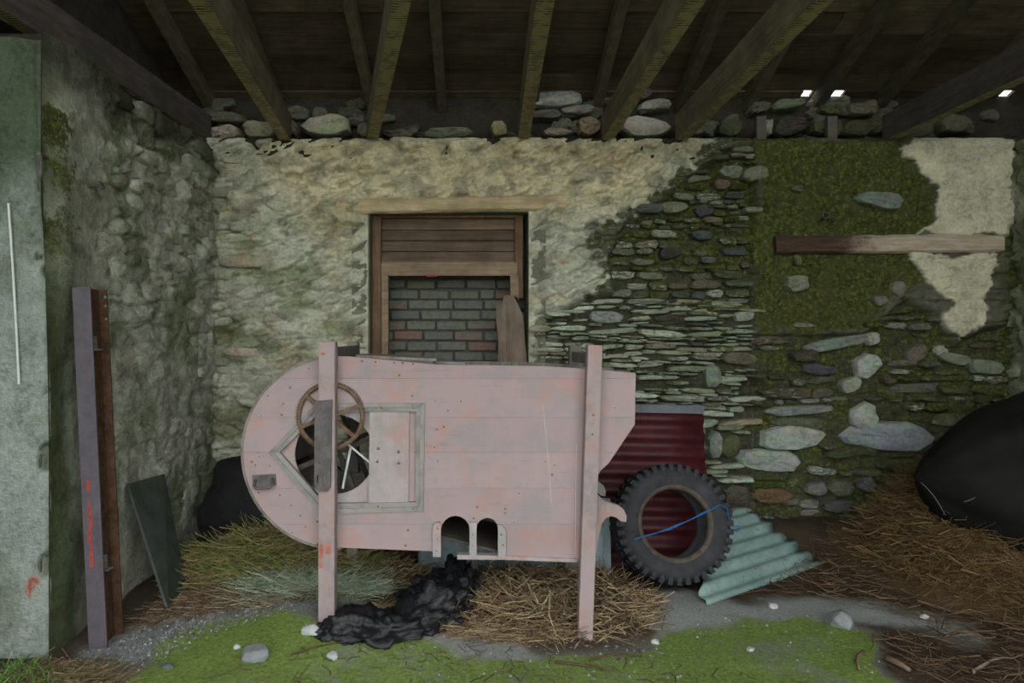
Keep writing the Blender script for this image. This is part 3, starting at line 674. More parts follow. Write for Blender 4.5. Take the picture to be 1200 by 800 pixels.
for i, (xa, xb, k_) in enumerate(TIES):   # x at 5.0 m and at 2.9 m
    y0, y1 = 5.06, -1.4; f0 = (5.0 - y0) / 2.1; f1 = (5.0 - y1) / 2.1
    A = Vector((xa + (xb - xa) * f0, y0, 2.72 + .09)); B = Vector((xa + (xb - xa) * f1, y1, 2.70 + .09)); Mi = (A + B) / 2
    mb = MB().bar(A - Mi, B - Mi, .078, .18); o = mb.build('tie_beam', M_TIE if k_ else M_TIED, ceiling, bevel=.005); o.location = Mi

# ================================================================== FLOOR
def gz(x, y):
    x = np.asarray(x, float); y = np.asarray(y, float)
    z = .020 * (fbm(x * 1.5, y * 1.5, 101) - .5) + .012 * (fbm(x * 6, y * 6, 102) - .5)
    z = z + .065 * np.exp(-((x + .75) / .75)**2 - ((y - 3.75) / .55)**2) + .10 * np.exp(-((x + 1.15) / .5)**2 - ((y - 4.15) / .35)**2)
    z = z + .05 * np.exp(-((x - .45) / .55)**2 - ((y - 3.62) / .32)**2) + .10 * ss(4.3, 4.9, y) + .035 * np.exp(-((x - 1.9) / .6)**2 - ((y - 4.5) / .4)**2)
    z = z + .065 * np.exp(-((x + .60) / .55)**2 - ((y - 3.32) / .35)**2)
    return z
def gzf(x, y): return float(gz(np.array([x]), np.array([y]))[0])
xs = np.arange(-3.4, 4.3, .016); ys = np.arange(1.4, 5.1, .016); X, Y = np.meshgrid(xs, ys); Zf = gz(X, Y)
U = CX + F * X / Y; V = CY + F * EYE / Y
U2 = U + 70 * (fbm(X * 3, Y * 5, 111) - .5); V2 = V + 22 * (fbm(X * 4, Y * 6, 112) - .5)
GREEN = [(-300, 900), (130, 800), (225, 742), (300, 730), (360, 742), (500, 752), (560, 765), (640, 772), (760, 755), (780, 735), (850, 715), (960, 700), (1000, 735), (1030, 770), (1050, 800), (1300, 1100)]
GRAVEL = [(70, 775), (200, 715), (340, 690), (420, 735), (330, 738), (225, 750), (120, 800), (60, 800)]
PALE = [(740, 705), (800, 698), (870, 712), (960, 698), (1150, 735), (1160, 755), (1040, 735), (980, 720), (860, 735), (770, 745)]
PALE2 = [(470, 745), (600, 750), (640, 775), (560, 785), (480, 770)]
green = ss(-14, 14, sdf(GREEN, U2, V2)); grav = ss(-6, 8, sdf(GRAVEL, U2, V2)); pale = np.maximum(ss(-8, 8, sdf(PALE, U2, V2)), .7 * ss(-8, 8, sdf(PALE2, U2, V2)))
n = fbm(X * 4, Y * 4, 113)
c = mixc((.045, .033, .023), (.11, .080, .056), n); c = mixc(c, (.25, .26, .25), grav); c = mixc(c, (.26, .28, .23), green * .9); c = mixc(c, (.34, .36, .34), pale)
moss = -.6 + 1.36 * green - .50 * pale - .3 * grav * (1 - green) - .30 * ss(.50, .66, fbm(X * 2.2, Y * 3.5, 114)) * green
me = fast_mesh('floor', np.stack([X, Y, Zf], -1), grid_quads(*X.shape), True, {'col': c, 'moss': moss})
floor = tag(link('floor', me, M_FLOOR), 'earth and concrete floor with bright green moss', kind='structure')
me = bpy.data.meshes.new('ground'); me.from_pydata([(-40, -40, -.08), (40, -40, -.08), (40, 40, -.08), (-40, 40, -.08)], [], [(0, 1, 2, 3)])
tag(link('ground', me, plain('yard_grass', (.12, .15, .07), .95, .4, 1.5)), 'yard outside the shed', kind='structure')  # unseen ground behind the camera, put in for its green bounce light

# ================================================================== WINNOWING MACHINE
FD, RD = 3.30, 3.83                                     # front and rear side planes
wb = Vector((-.116, FD, 0.0)); win = empty('winnowing_machine', wb)
tag(win, 'old pink painted wooden winnowing machine with round drum, standing on the shed floor', 'machine')
def q(px, py): p = W(px, py, FD); return (p.x - wb.x, p.z - wb.z)
def arc(cx, cy, r, a0, a1, n): return [(cx + r * math.cos(math.radians(a0 + (a1 - a0) * i / n)), cy + r * math.sin(math.radians(a0 + (a1 - a0) * i / n))) for i in range(n + 1)]
outline = [(408, 417.5), (512, 427), (640, 429), (700, 433), (745, 437), (744, 497), (713, 543), (704, 551), (699, 560), (697, 600), (690, 657), (592, 654), (592, 654)][:-1]
bottom = [(583.5, 653), (583.5, 620)] + arc(571, 619, 12.5, 0, -180, 8)[1:] + [(558.5, 653), (550.5, 653), (550.5, 622)] + arc(533.7, 621, 16.8, 0, -180, 8)[1:] + [(516.9, 646), (400, 641.5)]
drum = arc(396, 530, 113, 90, 264, 44)
OUT = outline + bottom + drum
PENT_O = [(315, 530), (371, 472), (498, 472), (496, 598), (376, 602)]
PENT_I = [(328, 530), (376, 482), (488, 482), (487, 588), (381, 590)]
PENT_M = [(321, 530), (373.5, 477), (493, 477), (491.5, 593), (378.5, 596)]
FY0, FY1 = 0.0, .022
cuts_px = [380, 443.5, 489, 530, 572, 614, 700]
def make_side(loops, y0, y1, mat, parent, cuts):
    for i in range(len(cuts) - 1):
        bm = plate(loops, y0, y1)
        zt = q(0, cuts[i])[1] - .0004; zb = q(0, cuts[i + 1])[1] + .0004
        for zc, nn in ((zt, 1), (zb, -1)):
            g = bmesh.ops.bisect_plane(bm, geom=list(bm.verts) + list(bm.edges) + list(bm.faces), plane_co=(0, 0, zc), plane_no=(0, 0, nn), clear_outer=True, dist=1e-6)
            ed = [e for e in g['geom_cut'] if isinstance(e, bmesh.types.BMEdge)]
            bmesh.ops.holes_fill(bm, edges=[e for e in bm.edges if e.is_boundary], sides=0)
        bmesh.ops.recalc_face_normals(bm, faces=bm.faces)
        todo = set(bm.verts)
        while todo:                                     # a board cut in two by an opening is two boards
            st = [todo.pop()]; comp = set(st)
            while st:
                for e in st.pop().link_edges:
                    for v_ in e.verts:
                        if v_ in todo: todo.discard(v_); comp.add(v_); st.append(v_)
            b2 = bmesh.new(); mp = {v_: b2.verts.new(v_.co) for v_ in comp}
            for f_ in bm.faces:
                if f_.verts[0] in comp: b2.faces.new([mp[v_] for v_ in f_.verts])
            bm_obj('plank', b2, mat, parent)
        bm.free()
L2 = lambda pl: [q(*p) for p in pl]
side = empty('side_board', (0, 0, 0)); side.parent = win
make_side([L2(OUT), L2(PENT_M)], FY0, FY1, M_PINK, side, cuts_px)
inner = bm_obj('inset_panel', plate([L2(PENT_O), L2(arc(391, 533, 47, 0, 360, 40)[:-1])], FY1 + .001, FY1 + .014), M_PALE, win)
tag(inner, 'paler recessed panel around the round air hole')
# moulding strips mitred round the panel
for i in range(5):
    j = (i + 1) % 5
    for (A_, B_, y) in ((PENT_O, PENT_M, -.010), (PENT_M, PENT_I, -.004)):
        bm = plate([L2([A_[i], A_[j], B_[j], B_[i]])], y, FY1); bm_obj('moulding', bm, M_GREYP, win)
hole4 = [L2(arc(cx, cy, 2.6, 30, 390, 3)[:-1]) for cx, cy in ((443, 525.5), (467, 529.5), (442, 541), (467, 542.5))]
tag(bm_obj('sliding_shutter', plate([L2([(433, 482), (479.5, 482), (478.5, 590), (432, 590)])] + hole4, .004, .018), M_PALE, win), 'sliding shutter board with four small holes')
bm_obj('slot_board', plate([L2([(479, 482), (489, 482), (488, 590), (478, 590)])], .017, .021), M_PINK, win)
# rear side, same outline, and the strips beside the grain spouts
rear = empty('side_board', (0, 0, 0)); rear.parent = win; dy = RD - FD
make_side([L2(OUT), L2(arc(391, 533, 47, 0, 360, 32)[:-1])], dy, dy + .022, M_OLDW, rear, [380, 489, 572, 700])
for (x0, y0, x1, y1) in ((507.5, 611, 516.9, 651), (550.3, 611, 558.5, 653), (583.5, 614, 592.5, 653.5)):
    ch = 4 if x0 < 515 else 0; ch2 = 5 if x0 > 580 else 0
    bm_obj('runner_strip', plate([L2([(x0, y0 + ch + 1), (x0 + ch * .6, y0), (x1 - ch2, y0), (x1, y0 + ch2 + 1), (x1, y1), (x0, y1)])], -.018, 0), M_PALE, win)
bm_obj('bottom_rail', plate([L2([(536, 649), (592, 650.5), (676, 654), (676, 658), (592, 655), (536, 654.5)])], -.010, .03), M_PALE, win)
# drum casing: a curved band between the two sides, and the bed of the machine
def band(pts, y0, y1, th, name, mat):
    mb = MB(); inn = []
    cx, cz = q(396, 530)
    for (x, z) in pts:
        r = math.hypot(x - cx, z - cz); k2 = (r - th) / r; inn.append((cx + (x - cx) * k2, cz + (z - cz) * k2))
    n = len(pts); v = [(x, y, z) for pl in (pts, inn) for y in (y0, y1) for x, z in pl]
    f = []
    for i in range(n - 1):
        f += [(i, i + 1, n + i + 1, n + i), (2 * n + i, 3 * n + i, 3 * n + i + 1, 2 * n + i + 1), (i, 2 * n + i, 2 * n + i + 1, i + 1), (n + i, n + i + 1, 3 * n + i + 1, 3 * n + i)]
    f += [(0, n, 3 * n, 2 * n), (n - 1, 3 * n - 1, 4 * n - 1, 2 * n - 1)]
    return mb.add(v, f).build(name, mat, win)
band(L2(arc(396, 530, 113.6, 88, 268, 44)), -.004, dy + .026, .010, 'drum_casing', M_OLDW)
mb = MB()
for (xa, ya, xb, yb) in ((400, 637, 507, 642), (592, 650, 690, 652)):
    (x0, z0), (x1, z1) = q(xa, ya), q(xb, yb); mb.bar((x0, dy / 2 + .01, z0), (x1, dy / 2 + .01, z1), dy - .03, .012)
(x0, z0), (x1, z1) = q(508, 628), q(600, 652); mb.bar((x0, dy / 2, z0), (x1, dy / 2, z1), dy - .04, .012)
(x0, z0), (x1, z1) = q(560, 600), q(690, 560); mb.bar((x0, dy / 2, z0), (x1, dy / 2, z1), dy - .04, .012)
(x0, z0), (x1, z1) = q(505, 470), q(505, 640); mb.bar((x0, dy / 2, z0), (x1, dy / 2, z1), dy - .04, .012, (1, 0, 0))
mb.build('bed_board', M_DARKW, win)
(x0, z0), (x1, z1) = q(400, 420), q(505, 428); MB().bar((x0, dy / 2, z0 - .02), (x1, dy / 2, z1 - .02), dy - .03, .016).build('top_board', M_OLDW, win)
# posts
def post(pt, pb, y, w, dep, mat, z_end, lab=None):
    (xt, zt), (xb, zb) = q(*pt), q(*pb); mb = MB()
    t_ = (z_end - wb.z - zb) / (zt - zb); xe = xb + (xt - xb) * t_; ze = z_end - wb.z
    mb.bar((xe, y, ze), (xt, y, zt), w, dep, (0, 1, 0)); o = mb.build('post', mat, win, bevel=.006)
    return o
post((387, 400), (386.5, 720), -.045, .074, .068, M_PINKV, .035)
post((694.5, 404), (683, 745), -.045, .066, .068, M_PINKV, .004)
post((388.5, 402), (388, 740), dy + .055, .060, .06, M_OLDW, .045)
post((694, 406), (687, 745), dy + .055, .066, .06, M_OLDW, .03)
(x0, z0) = q(389, 413); mb = MB().bar((x0 + .012, -.01, z0), (x0 + .012, dy + .08, z0 + .003), .03, .05); mb.build('cross_rail', M_OLDW, win, bevel=.003)
(x0, z0) = q(692, 413); mb = MB().bar((x0, -.01, z0 - .03), (x0, dy + .05, z0 - .03), .03, .05); mb.build('cross_rail', M_OLDW, win, bevel=.003)
# carrying handles on both sides
HD = [(697, 574), (701, 580), (707, 586), (716, 589), (725, 592), (731, 597), (734, 604), (733.5, 611), (727, 610), (722, 606), (716, 604), (710, 606), (705, 613), (702, 625), (700, 642), (694, 655), (684, 655), (684, 574)]
bm_obj('carrying_handle', plate([L2(HD)], -.008, .022), M_PINKV, win)
bm_obj('carrying_handle', plate([L2(HD)], dy, dy + .024), M_GREYP, win)
# iron bracket on the left post
bx = [(374, 468), (393.5, 466), (392, 566), (388, 571), (379, 571), (373.5, 565)]
hs = [arc(381, 537.5, 1.6, 0, 360, 8)[:-1], [(376.6, 552.5), (378.8, 552.5), (378.8, 561), (376.6, 561)], [(383, 552.5), (385.2, 552.5), (385.2, 561), (383, 561)]]
br = bm_obj('bearing_bracket', plate([L2(bx)] + [L2(h_) for h_ in hs], -.092, -.080), M_IRON, win)
tag(br, 'dark iron bearing plate with slots on the post')
# handwheel: rim with teeth, spokes, hub, axle
hx, hz_ = q(388, 487); hr_ = 37 * FD / F; hy = -.03 + .03
wheel = empty('handwheel', (hx, 0.0, hz_)); wheel.parent = win
WY = -.014
mb = MB(); rim_pts = [(hr_ * math.cos(a), WY, hr_ * math.sin(a)) for a in np.linspace(0, 2 * math.pi, 61)[:-1]]
mb.tube(rim_pts, .0095, 8, True); mb.build('rim', M_RUST, wheel, smooth=True)
for k_ in range(72):
    a = 2 * math.pi * k_ / 72; R_ = Matrix.Rotation(-a, 3, 'Y')
    if k_ == 0: tooth = MB().box((hr_ + .009, WY, 0), (.008, .016, .006)).build('tooth', M_RUST, wheel)
    else:
        o = link('tooth', tooth.data, None, wheel); o.rotation_euler = (0, -a, 0)
for a in (20, 80, 140, 200, 260, 320):
    a = math.radians(a); MB().bar((.012 * math.cos(a), WY, .012 * math.sin(a)), ((hr_ - .004) * math.cos(a), WY, (hr_ - .004) * math.sin(a)), .017, .020, (0, 1, 0)).build('spoke', M_RUST, wheel)
MB().cyl((0, -.10, 0), (0, .10, 0), .013, 12).build('axle', M_IRON, wheel); MB().cyl((0, WY - .02, 0), (0, WY + .02, 0), .028, 16).build('hub', M_RUST, wheel)
# fan inside the drum
fx, fz = q(393, 532); fan = empty('fan', (fx, dy / 2, fz)); fan.parent = win
MB().cyl((0, -dy / 2 - .02, 0), (0, dy / 2 + .06, 0), .012, 10).build('axle', M_IRON, fan)
for k_ in range(4):
    a = math.radians(22 + 90 * k_); ca, sa = math.cos(a), math.sin(a)
    for y in (-.19, .19): MB().bar((.01 * ca, y, .01 * sa), (.36 * ca, y, .36 * sa), .022, .016, (0, 1, 0)).build('arm', M_DARKW, fan)
    p1 = Vector((.24 * ca, 0, .24 * sa)); p2 = Vector((.39 * ca, 0, .39 * sa))
    MB().bar(p1, p2, .44, .010, (-sa, 0, ca)).build('paddle', M_DARKW, fan)
mb = MB(); z0 = q(433, 545); z1 = q(402, 519)
mb.tube([(z1[0] - fx, -.22, z1[1] - fz), (z0[0] - fx, -.22, z0[1] - fz)], .005, 6); z2 = q(399, 575); z3 = q(409, 525)
mb.tube([(z3[0] - fx, -.215, z3[1] - fz), (z2[0] - fx, -.215, z2[1] - fz)], .006, 6); mb.build('stay_rod', M_WHITE, fan)
# grip plate on the drum
gp = empty('drum_handle', (0, 0, 0)); gp.parent = win
bm_obj('plate', plate([L2([(296, 556.5), (323, 555), (324, 568), (297, 571)])], -.006, 0), M_IRON, gp)
mb = MB(); mb.tube([(x, y, z) for (x, z), y in ((q(300, 562), -.004), (q(299, 568), -.022), (q(302, 571.5), -.026), (q(318, 570.5), -.026), (q(321, 567), -.022), (q(320, 560), -.004))], .0055, 8); mb.build('grip', M_IRON, gp, smooth=True)
mb = MB(); sp = [(636.5, 476), (640, 512), (643.5, 548), (646, 590)]
for a, b2 in zip(sp, sp[1:]):
    (x0, z0), (x1, z1) = q(*a), q(*b2); mb.bar((x0, -.0006, z0), (x1, -.0006, z1), .0020, .001, (0, 1, 0))
(x0, z0), (x1, z1) = q(676.8, 520), q(675.6, 650); mb.bar((x0 - .006, -.0006, z0), (x1 - .006, -.0006, z1), .0018, .001, (0, 1, 0))
tag(mb.build('scratch', plain('pale_scratch', (.50, .46, .46), .9, .2), win), kind='stuff')
M_SALM = plain('salmon_mark', (.42, .15, .12), .85, .4, 30)
for (px, py, w_, h_) in ((380.5, 640, 5, 16), (389, 637, 6, 12), (381, 655, 4, 7), (383, 414, 5, 3)):
    x, z = q(px, py); MB().box((x, -.0795, z), (w_ * FD / F, .001, h_ * FD / F)).build('paint_mark', M_SALM, win)
# small debris of paint and nails: rusty heads
rs = random.Random(51); mb = MB()
NL = [(304, 535), (299, 545), (303, 530), (295, 541), (316, 546), (332, 473), (340, 454), (362, 432), (330, 486), (303, 577), (328, 580), (341, 592), (352, 604), (358, 617), (372, 611), (342, 624), (372, 637), (318, 564), (330, 503), (306, 487), (314, 464), (447, 477.6), (484, 478), (443, 592.8), (484, 595.5), (487.8, 530), (468, 439.5), (483, 464), (510, 470), (512, 503), (509, 524), (520, 500), (513, 540), (478, 621), (475, 639), (559, 594), (555, 607), (592, 596), (592, 601), (602, 612), (647, 556), (639, 541), (618, 567), (608, 578), (650, 545), (720, 478), (692, 484), (691, 494), (691, 506), (513, 618), (513, 630), (512, 644), (554, 625), (554, 638), (587, 625), (589, 637), (424, 423), (440, 424), (462, 425), (472, 425), (484, 426), (540, 470), (525, 481)]
for (px, py) in NL:
    x, z = q(px, py); y = -.0015
    if 506 < px < 517 and py > 611 or 550 < px < 559 and py > 611 or 583 < px < 593 and py > 614: y = -.0195
    if 680 < px < 704: y = -.0805
    if 435 < px < 490 and (470 < py < 482 or 588 < py < 599): y = -.0115
    r = rs.uniform(.0022, .0058); mb.cyl((x, y + .006, z), (x, y, z), r, 7)
tag(mb.build('nail_head', M_NAIL, win), kind='stuff')
# loose pieces lying on top of the machine
def slab_thing(name, pts, th, mat, label, cat, rot=None):
    base = Vector((sum(p[0] for p in pts) / len(pts), sum(p[1] for p in pts) / len(pts), min(p[2] for p in pts)))
    n = len(pts); v = [Vector(p) - base for p in pts]; v += [p + Vector((0, 0, th)) for p in v]
    mb = MB(); mb.add(v, [tuple(range(n - 1, -1, -1)), tuple(range(n, 2 * n))] + [(i, (i + 1) % n, (i + 1) % n + n, i + n) for i in range(n)])
    o = mb.build(name, mat); o.location = base; return tag(o, label, cat)
zt = 1.262
slab_thing('broken_board', [(-.56, 3.33, zt), (-.36, 3.30, zt - .01), (-.19, 3.31, zt - .018), (-.17, 3.42, zt - .017), (-.33, 3.60, zt - .01), (-.54, 3.58, zt)], .012, M_OLDW, 'grey broken board lying flat on top of the pink machine beside the left post', 'board')
slab_thing('slate_piece', [(-.20, 3.36, zt - .03), (-.06, 3.40, zt - .036), (-.08, 3.56, zt - .036), (-.22, 3.55, zt - .03)], .011, M_STONE, 'small grey slate lying on the machine top in front of the opening', 'slate')

# ================================================================== SHEETS, TYRE, TWINE
def corrugated(name, L, Hh, pitch, amp, along_u, mat, to_world, label, cat='sheet', th=.0012, trim=None, bend=None):
    nu = 8 if along_u else int(L / pitch * 8); nv = int(Hh / pitch * 8) if along_u else 8
    us_ = np.linspace(0, L, nu + 1); vs2 = np.linspace(0, Hh, nv + 1); V = []
    for v_ in vs2:
        for u_ in us_:
            h = amp * math.sin(2 * math.pi * (v_ if along_u else u_) / pitch)
            uu = u_
            if trim: uu = trim[0](v_) + (trim[1](v_) - trim[0](v_)) * (u_ / L)
            if bend: h += bend(uu, v_)
            V.append(to_world(uu, v_, h))
    base = Vector((sum(p[0] for p in V) / len(V), sum(p[1] for p in V) / len(V), min(p[2] for p in V)))
    V = [tuple(Vector(p) - base) for p in V]
    me = fast_mesh(name, V, grid_quads(nv + 1, nu + 1), True)
    o = link(name, me, mat); o.location = base
    md = o.modifiers.new('thick', 'SOLIDIFY'); md.thickness = .0025
    return tag(o, label, cat)
# red sheet leaning behind the tyre
def red_w(u_, v_, h): return (-.64 + u_, 4.22 + .16 * v_ / .9 - h, .03 + v_ - .035 * (u_ / 2.0))
red = corrugated('corrugated_sheet', 2.0, .93, .105, .014, True, M_RED, red_w, 'dark red corrugated sheet leaning against the wall behind the tyre')
mb = MB(); n_ = 14
for i in range(n_):
    u0, u1 = 2.0 * i / n_, 2.0 * (i + 1) / n_
    mb.bar(Vector(red_w(u0, .925, .012)) - red.location, Vector(red_w(u1, .925, .012)) - red.location, .03, .05)
mb.build('top_flashing', plain('sheet_edge_grey', (.13, .135, .15), .6, .3, 12), red)
def grey_w(u_, v_, h): return (-.33 + u_, 3.985 + .06 * v_ - h, .045 + v_)
corrugated('corrugated_sheet', 1.06, .42, .13, .012, False, M_GSHEET, grey_w, 'blue grey corrugated sheet standing upright under the pink machine')
C_ = Vector((1.13, 3.62, .012)); UD = Vector((.92, .66, 0)).normalized(); VD = Vector((-.13, .36, .28)).normalized(); ND = UD.cross(VD).normalized()
def teal_w(u_, v_, h): return tuple(C_ + UD * u_ + VD * v_ + ND * h)
corrugated('corrugated_sheet', 1.13, .50, .083, .012, True, M_TEAL, teal_w, 'pale teal corrugated sheet lying slanted on the ground beside the tyre',
           trim=(lambda v_: .02 + 1.6 * max(0, v_ - .08), lambda v_: 1.13 - .30 * (v_ / .5) + .02 * math.sin(v_ * 38)), bend=lambda u_, v_: -.02 * math.sin(u_ * 2.5) * v_)

tc = W(791, 613, 3.83); TR, TB, TW = .300, .180, .20
tyre = empty('tyre', (tc.x, tc.y, 0)); tag(tyre, 'worn black tractor tyre leaning beside the pink machine, blue twine across it', 'tyre')
prof = [(TB, .0), (TB + .012, -.012), (TB + .03, -.016), (TB + .06, -.022), (TB + .09, -.016), (TR - .012, .0), (TR, .018), (TR + .004, TW / 2), (TR, TW - .018), (TR - .012, TW), (TB + .09, TW + .016), (TB + .06, TW + .022), (TB + .03, TW + .016), (TB, TW), (TB + .012, TW - .01), (TR - .03, TW - .04), (TR - .022, TW / 2), (TR - .03, .04), (TB + .012, .010)]
TM = Matrix.Translation(tc - tyre.location) @ Euler((math.radians(-14), 0, math.radians(2)), 'XYZ').to_matrix().to_4x4()
NS = 72; npf = len(prof); V = []
for i in range(NS):
    a = 2 * math.pi * i / NS
    V += [tuple(TM @ Vector((r * math.cos(a), y, r * math.sin(a)))) for r, y in prof]
Q = [(i * npf + k_, i * npf + (k_ + 1) % npf, ((i + 1) % NS) * npf + (k_ + 1) % npf, ((i + 1) % NS) * npf + k_) for i in range(NS) for k_ in range(npf)]
me = bpy.data.meshes.new('carcass'); me.from_pydata(V, [], Q); me.polygons.foreach_set('use_smooth', [True] * len(Q)); link('carcass', me, M_RUB, tyre)
V = []
for i in range(NS):
    a = 2 * math.pi * i / NS; V += [tuple(TM @ Vector((r * math.cos(a), y, r * math.sin(a)))) for r, y in ((TB - .003, .012), (TB - .003, -.004), (TB + .010, -.016), (TB + .020, -.0175))]
Q = [(i * 4 + k_, i * 4 + k_ + 1, ((i + 1) % NS) * 4 + k_ + 1, ((i + 1) % NS) * 4 + k_) for i in range(NS) for k_ in range(3)]
me = bpy.data.meshes.new('bead'); me.from_pydata(V, [], Q); me.polygons.foreach_set('use_smooth', [True] * len(Q)); link('bead', me, M_BEAD, tyre)
lug_me = None
for i in range(40):
    for side_ in (0, 1):
        a = 2 * math.pi * (i + .5 * side_) / 40
        if lug_me is None:
            mb = MB(); mb.box((TR - .003, .0, 0), (.030, .085, .028)); mb.box((TR - .018, -.036, 0), (.032, .022, .022)); lug = mb.build('tread_lug', M_RUB, tyre, bevel=.003); lug_me = lug.data; o = lug
        else: o = link('tread_lug', lug_me, None, tyre)
        Mx = TM @ Matrix.Rotation(-a, 4, 'Y') @ Matrix.Translation((0, .035 if side_ == 0 else TW - .035, 0))
        if side_: Mx = Mx @ Matrix.Scale(-1, 4, (0, 1, 0))
        o.matrix_local = Mx
# blue twine
tw = [(722, 645, 3.90), (735, 637, 3.80), (751, 629, 3.775), (785, 620, 3.775), (808, 609, 3.78), (826, 601, 3.79), (843, 591, 3.80), (852, 595, 3.82), (855, 611, 3.86), (858, 617, 3.88), (866, 616, 3.90), (864, 622, 3.90), (856, 620, 3.89), (853, 608, 3.86)]
pts = [W(*p) for p in tw]; sm = []
for i in range(len(pts) - 1):
    for s_ in np.linspace(0, 1, 5)[:-1]: sm.append(pts[i].lerp(pts[i + 1], float(s_)))
mb = MB(); mb.tube(sm, .0032, 6); mb.tube([p + Vector((0, -.004, .005 * math.sin(i * .9) + .004)) for i, p in enumerate(sm[4:26])], .0024, 6)
tag(mb.build('twine', M_TWINE, smooth=True), 'bright blue baler twine stretched across the tyre', 'twine')

# ================================================================== LEFT: steel beam, green board, dark heap
bb, bt = Vector((-1.645, 3.14, .0)), Vector((-1.735, 3.17, 1.572))
beam = empty('steel_beam', bb); tag(beam, 'rusty steel I-beam standing on end against the left wall', 'beam')
ax = (bt - bb); L = ax.length
fw, dp, ft = .080, .150, .010
mb = MB().box((0, ft / 2, L / 2), (fw, ft, L)); f1 = mb.build('flange', M_BEAMF, beam, bevel=.002); tag(f1, 'purple grey painted front flange')
mb = MB().box((0, dp - ft / 2, L / 2), (fw, ft, L)); mb.build('flange', M_BEAMW, beam, bevel=.002)
mb = MB().box((0, dp / 2, L / 2), (.009, dp - 2 * ft, L)); mb.build('web', M_BEAMW, beam)
for zz in (.33, 1.30):
    mb = MB(); mb.box((.022, .06, zz), (.036, .05, .006)); mb.box((.012, .06, zz + .03), (.006, .05, .06)); mb.cyl((.012, .06, zz + .035), (.026, .06, zz + .035), .009, 6); mb.build('cleat', M_CHIP, beam)
mb = MB(); rs = random.Random(3)
for (z0, z1) in ((.36, .62), (.69, .72)):
    zz = z0
    while zz < z1: mb.box((-.008 + rs.uniform(-.004, .004), -.0006, zz + .02), (rs.uniform(.008, .018), .001, .045)); zz += .035
mb.build('paint_mark', M_REDM, beam)
mb = MB()
for zz in (1.54, 1.50, 1.44): mb.cyl((.034, dp - ft - .001, zz), (.034, dp - ft - .003, zz), .006, 8)
mb.build('bolt_hole', M_CHIP, beam)
beam.rotation_euler = Vector((0, 0, 1)).rotation_difference(ax.normalized()).to_euler()

P0, P1, P2, P3 = Vector((-1.503, 3.50, .03)), Vector((-1.545, 3.82, .04)), Vector((-1.765, 4.06, .585)), Vector((-1.775, 3.66, .61))
nn = (P1 - P0).cross(P3 - P0).normalized() * .012
bs = (P0 + P1) / 2; mb = MB(); v = [p - bs for p in (P0, P1, P2, P3)]; v += [p + nn for p in v]
mb.add(v, [(3, 2, 1, 0), (4, 5, 6, 7), (0, 1, 5, 4), (1, 2, 6, 5), (2, 3, 7, 6), (3, 0, 4, 7)])
gb = mb.build('leaning_board', M_GBOARD); gb.location = bs; tag(gb, 'dark green flat board leaning against the foot of the left wall', 'board')
mb = MB()
for (a, c2, w) in ((.30, .44, .003), (.60, .66, .002)):
    A = P0.lerp(P3, a) * .78 + P1.lerp(P2, a) * .22; B = P0.lerp(P3, c2) * .80 + P1.lerp(P2, c2) * .20; k_ = nn.normalized() * (.0125 if nn.x > 0 else -.0012)
    mb.bar(A + k_ - bs, B + k_ - bs, w, .0015)
mb.build('scratch', M_CHIP, gb)

def blob(name, cx, cy, cz, rx, ry, rz_, seed, mat, label, cat, amp=.12, fr=3.0, n=40, flat=.0, fold=0.):
    th = np.linspace(0, 2 * math.pi, n * 2 + 1)[:-1]; ph = np.linspace(-math.pi / 2, math.pi / 2, n); T, Pp = np.meshgrid(th, ph)
    x, y, z = np.cos(Pp) * np.cos(T), np.cos(Pp) * np.sin(T), np.sin(Pp)
    d = 1 + amp * (fbm(x * fr + 3 * z, y * fr + 7 + z * 2, seed, 4) - .5) * 2
    if fold: d = d + fold * (np.abs(fbm(x * fr * 2.5 + z, y * fr * 2.5 + z * 3, seed + 3, 4) - .5) * 2 - .25)
    V = np.stack([cx * 0 + rx * x * d, ry * y * d, np.maximum(rz_ * z * d, -flat if flat else -9)], -1)
    nphi, nth = T.shape; i = np.arange(nphi * nth).reshape(nphi, nth); j = np.roll(i, -1, 1)
    Q = np.stack([i[:-1], j[:-1], j[1:], i[1:]], -1).reshape(-1, 4)
    o = link(name, fast_mesh(name, V, Q, True), mat, None, (cx, cy, cz)); return tag(o, label, cat)
blob('tarpaulin_heap', -1.28, 4.62, .25, .50, .30, .40, 5, M_TARP, 'dark lumpy tarpaulin heap in the corner behind the drum', 'tarpaulin', .14, 1.6, 40, .24, .06)

# ================================================================== RIGHT: black shell over straw pile
def shell():
    n, mN = 44, 64; V = []
    tip = Vector((2.42, 4.02, .58)); axd = Vector((.985, -.03, -.085)).normalized()
    up = Vector((0, 0, 1)); up = (up - axd * up.dot(axd)).normalized(); sd = axd.cross(up)
    S = np.linspace(0, 1, n)**1.6 * 1.18
    for s in S:
        h = .76 * (1 - math.exp(-((s / .52)**.86))) * (1.0 if s < .8 else math.sqrt(max(0., 1 - ((s - .8) / .385)**2)))
        for k_ in range(mN):
            a = 2 * math.pi * k_ / mN; ca, sa = math.cos(a), math.sin(a)
            r = 1 + .03 * math.sin(5 * a + s * 9) + .02 * math.sin(11 * a - s * 6)
            V.append(tip + axd * s + up * (h * sa * r) + sd * (h * .85 * ca * r))
    Q = [(i * mN + k_, i * mN + (k_ + 1) % mN, (i + 1) * mN + (k_ + 1) % mN, (i + 1) * mN + k_) for i in range(n - 1) for k_ in range(mN)]
    base = Vector((3.0, 4.0, .1)); me = fast_mesh('black_cover', [tuple(v - base) for v in V], Q, True)
    o = link('black_cover', me, M_HULL, None, base)
    return tag(o, 'large black curved plastic cover resting on the straw heap at the right wall', 'cover'), tip, axd, up, sd
sh, tip, axd, up, sd = shell()
mb = MB(); rs = random.Random(8)
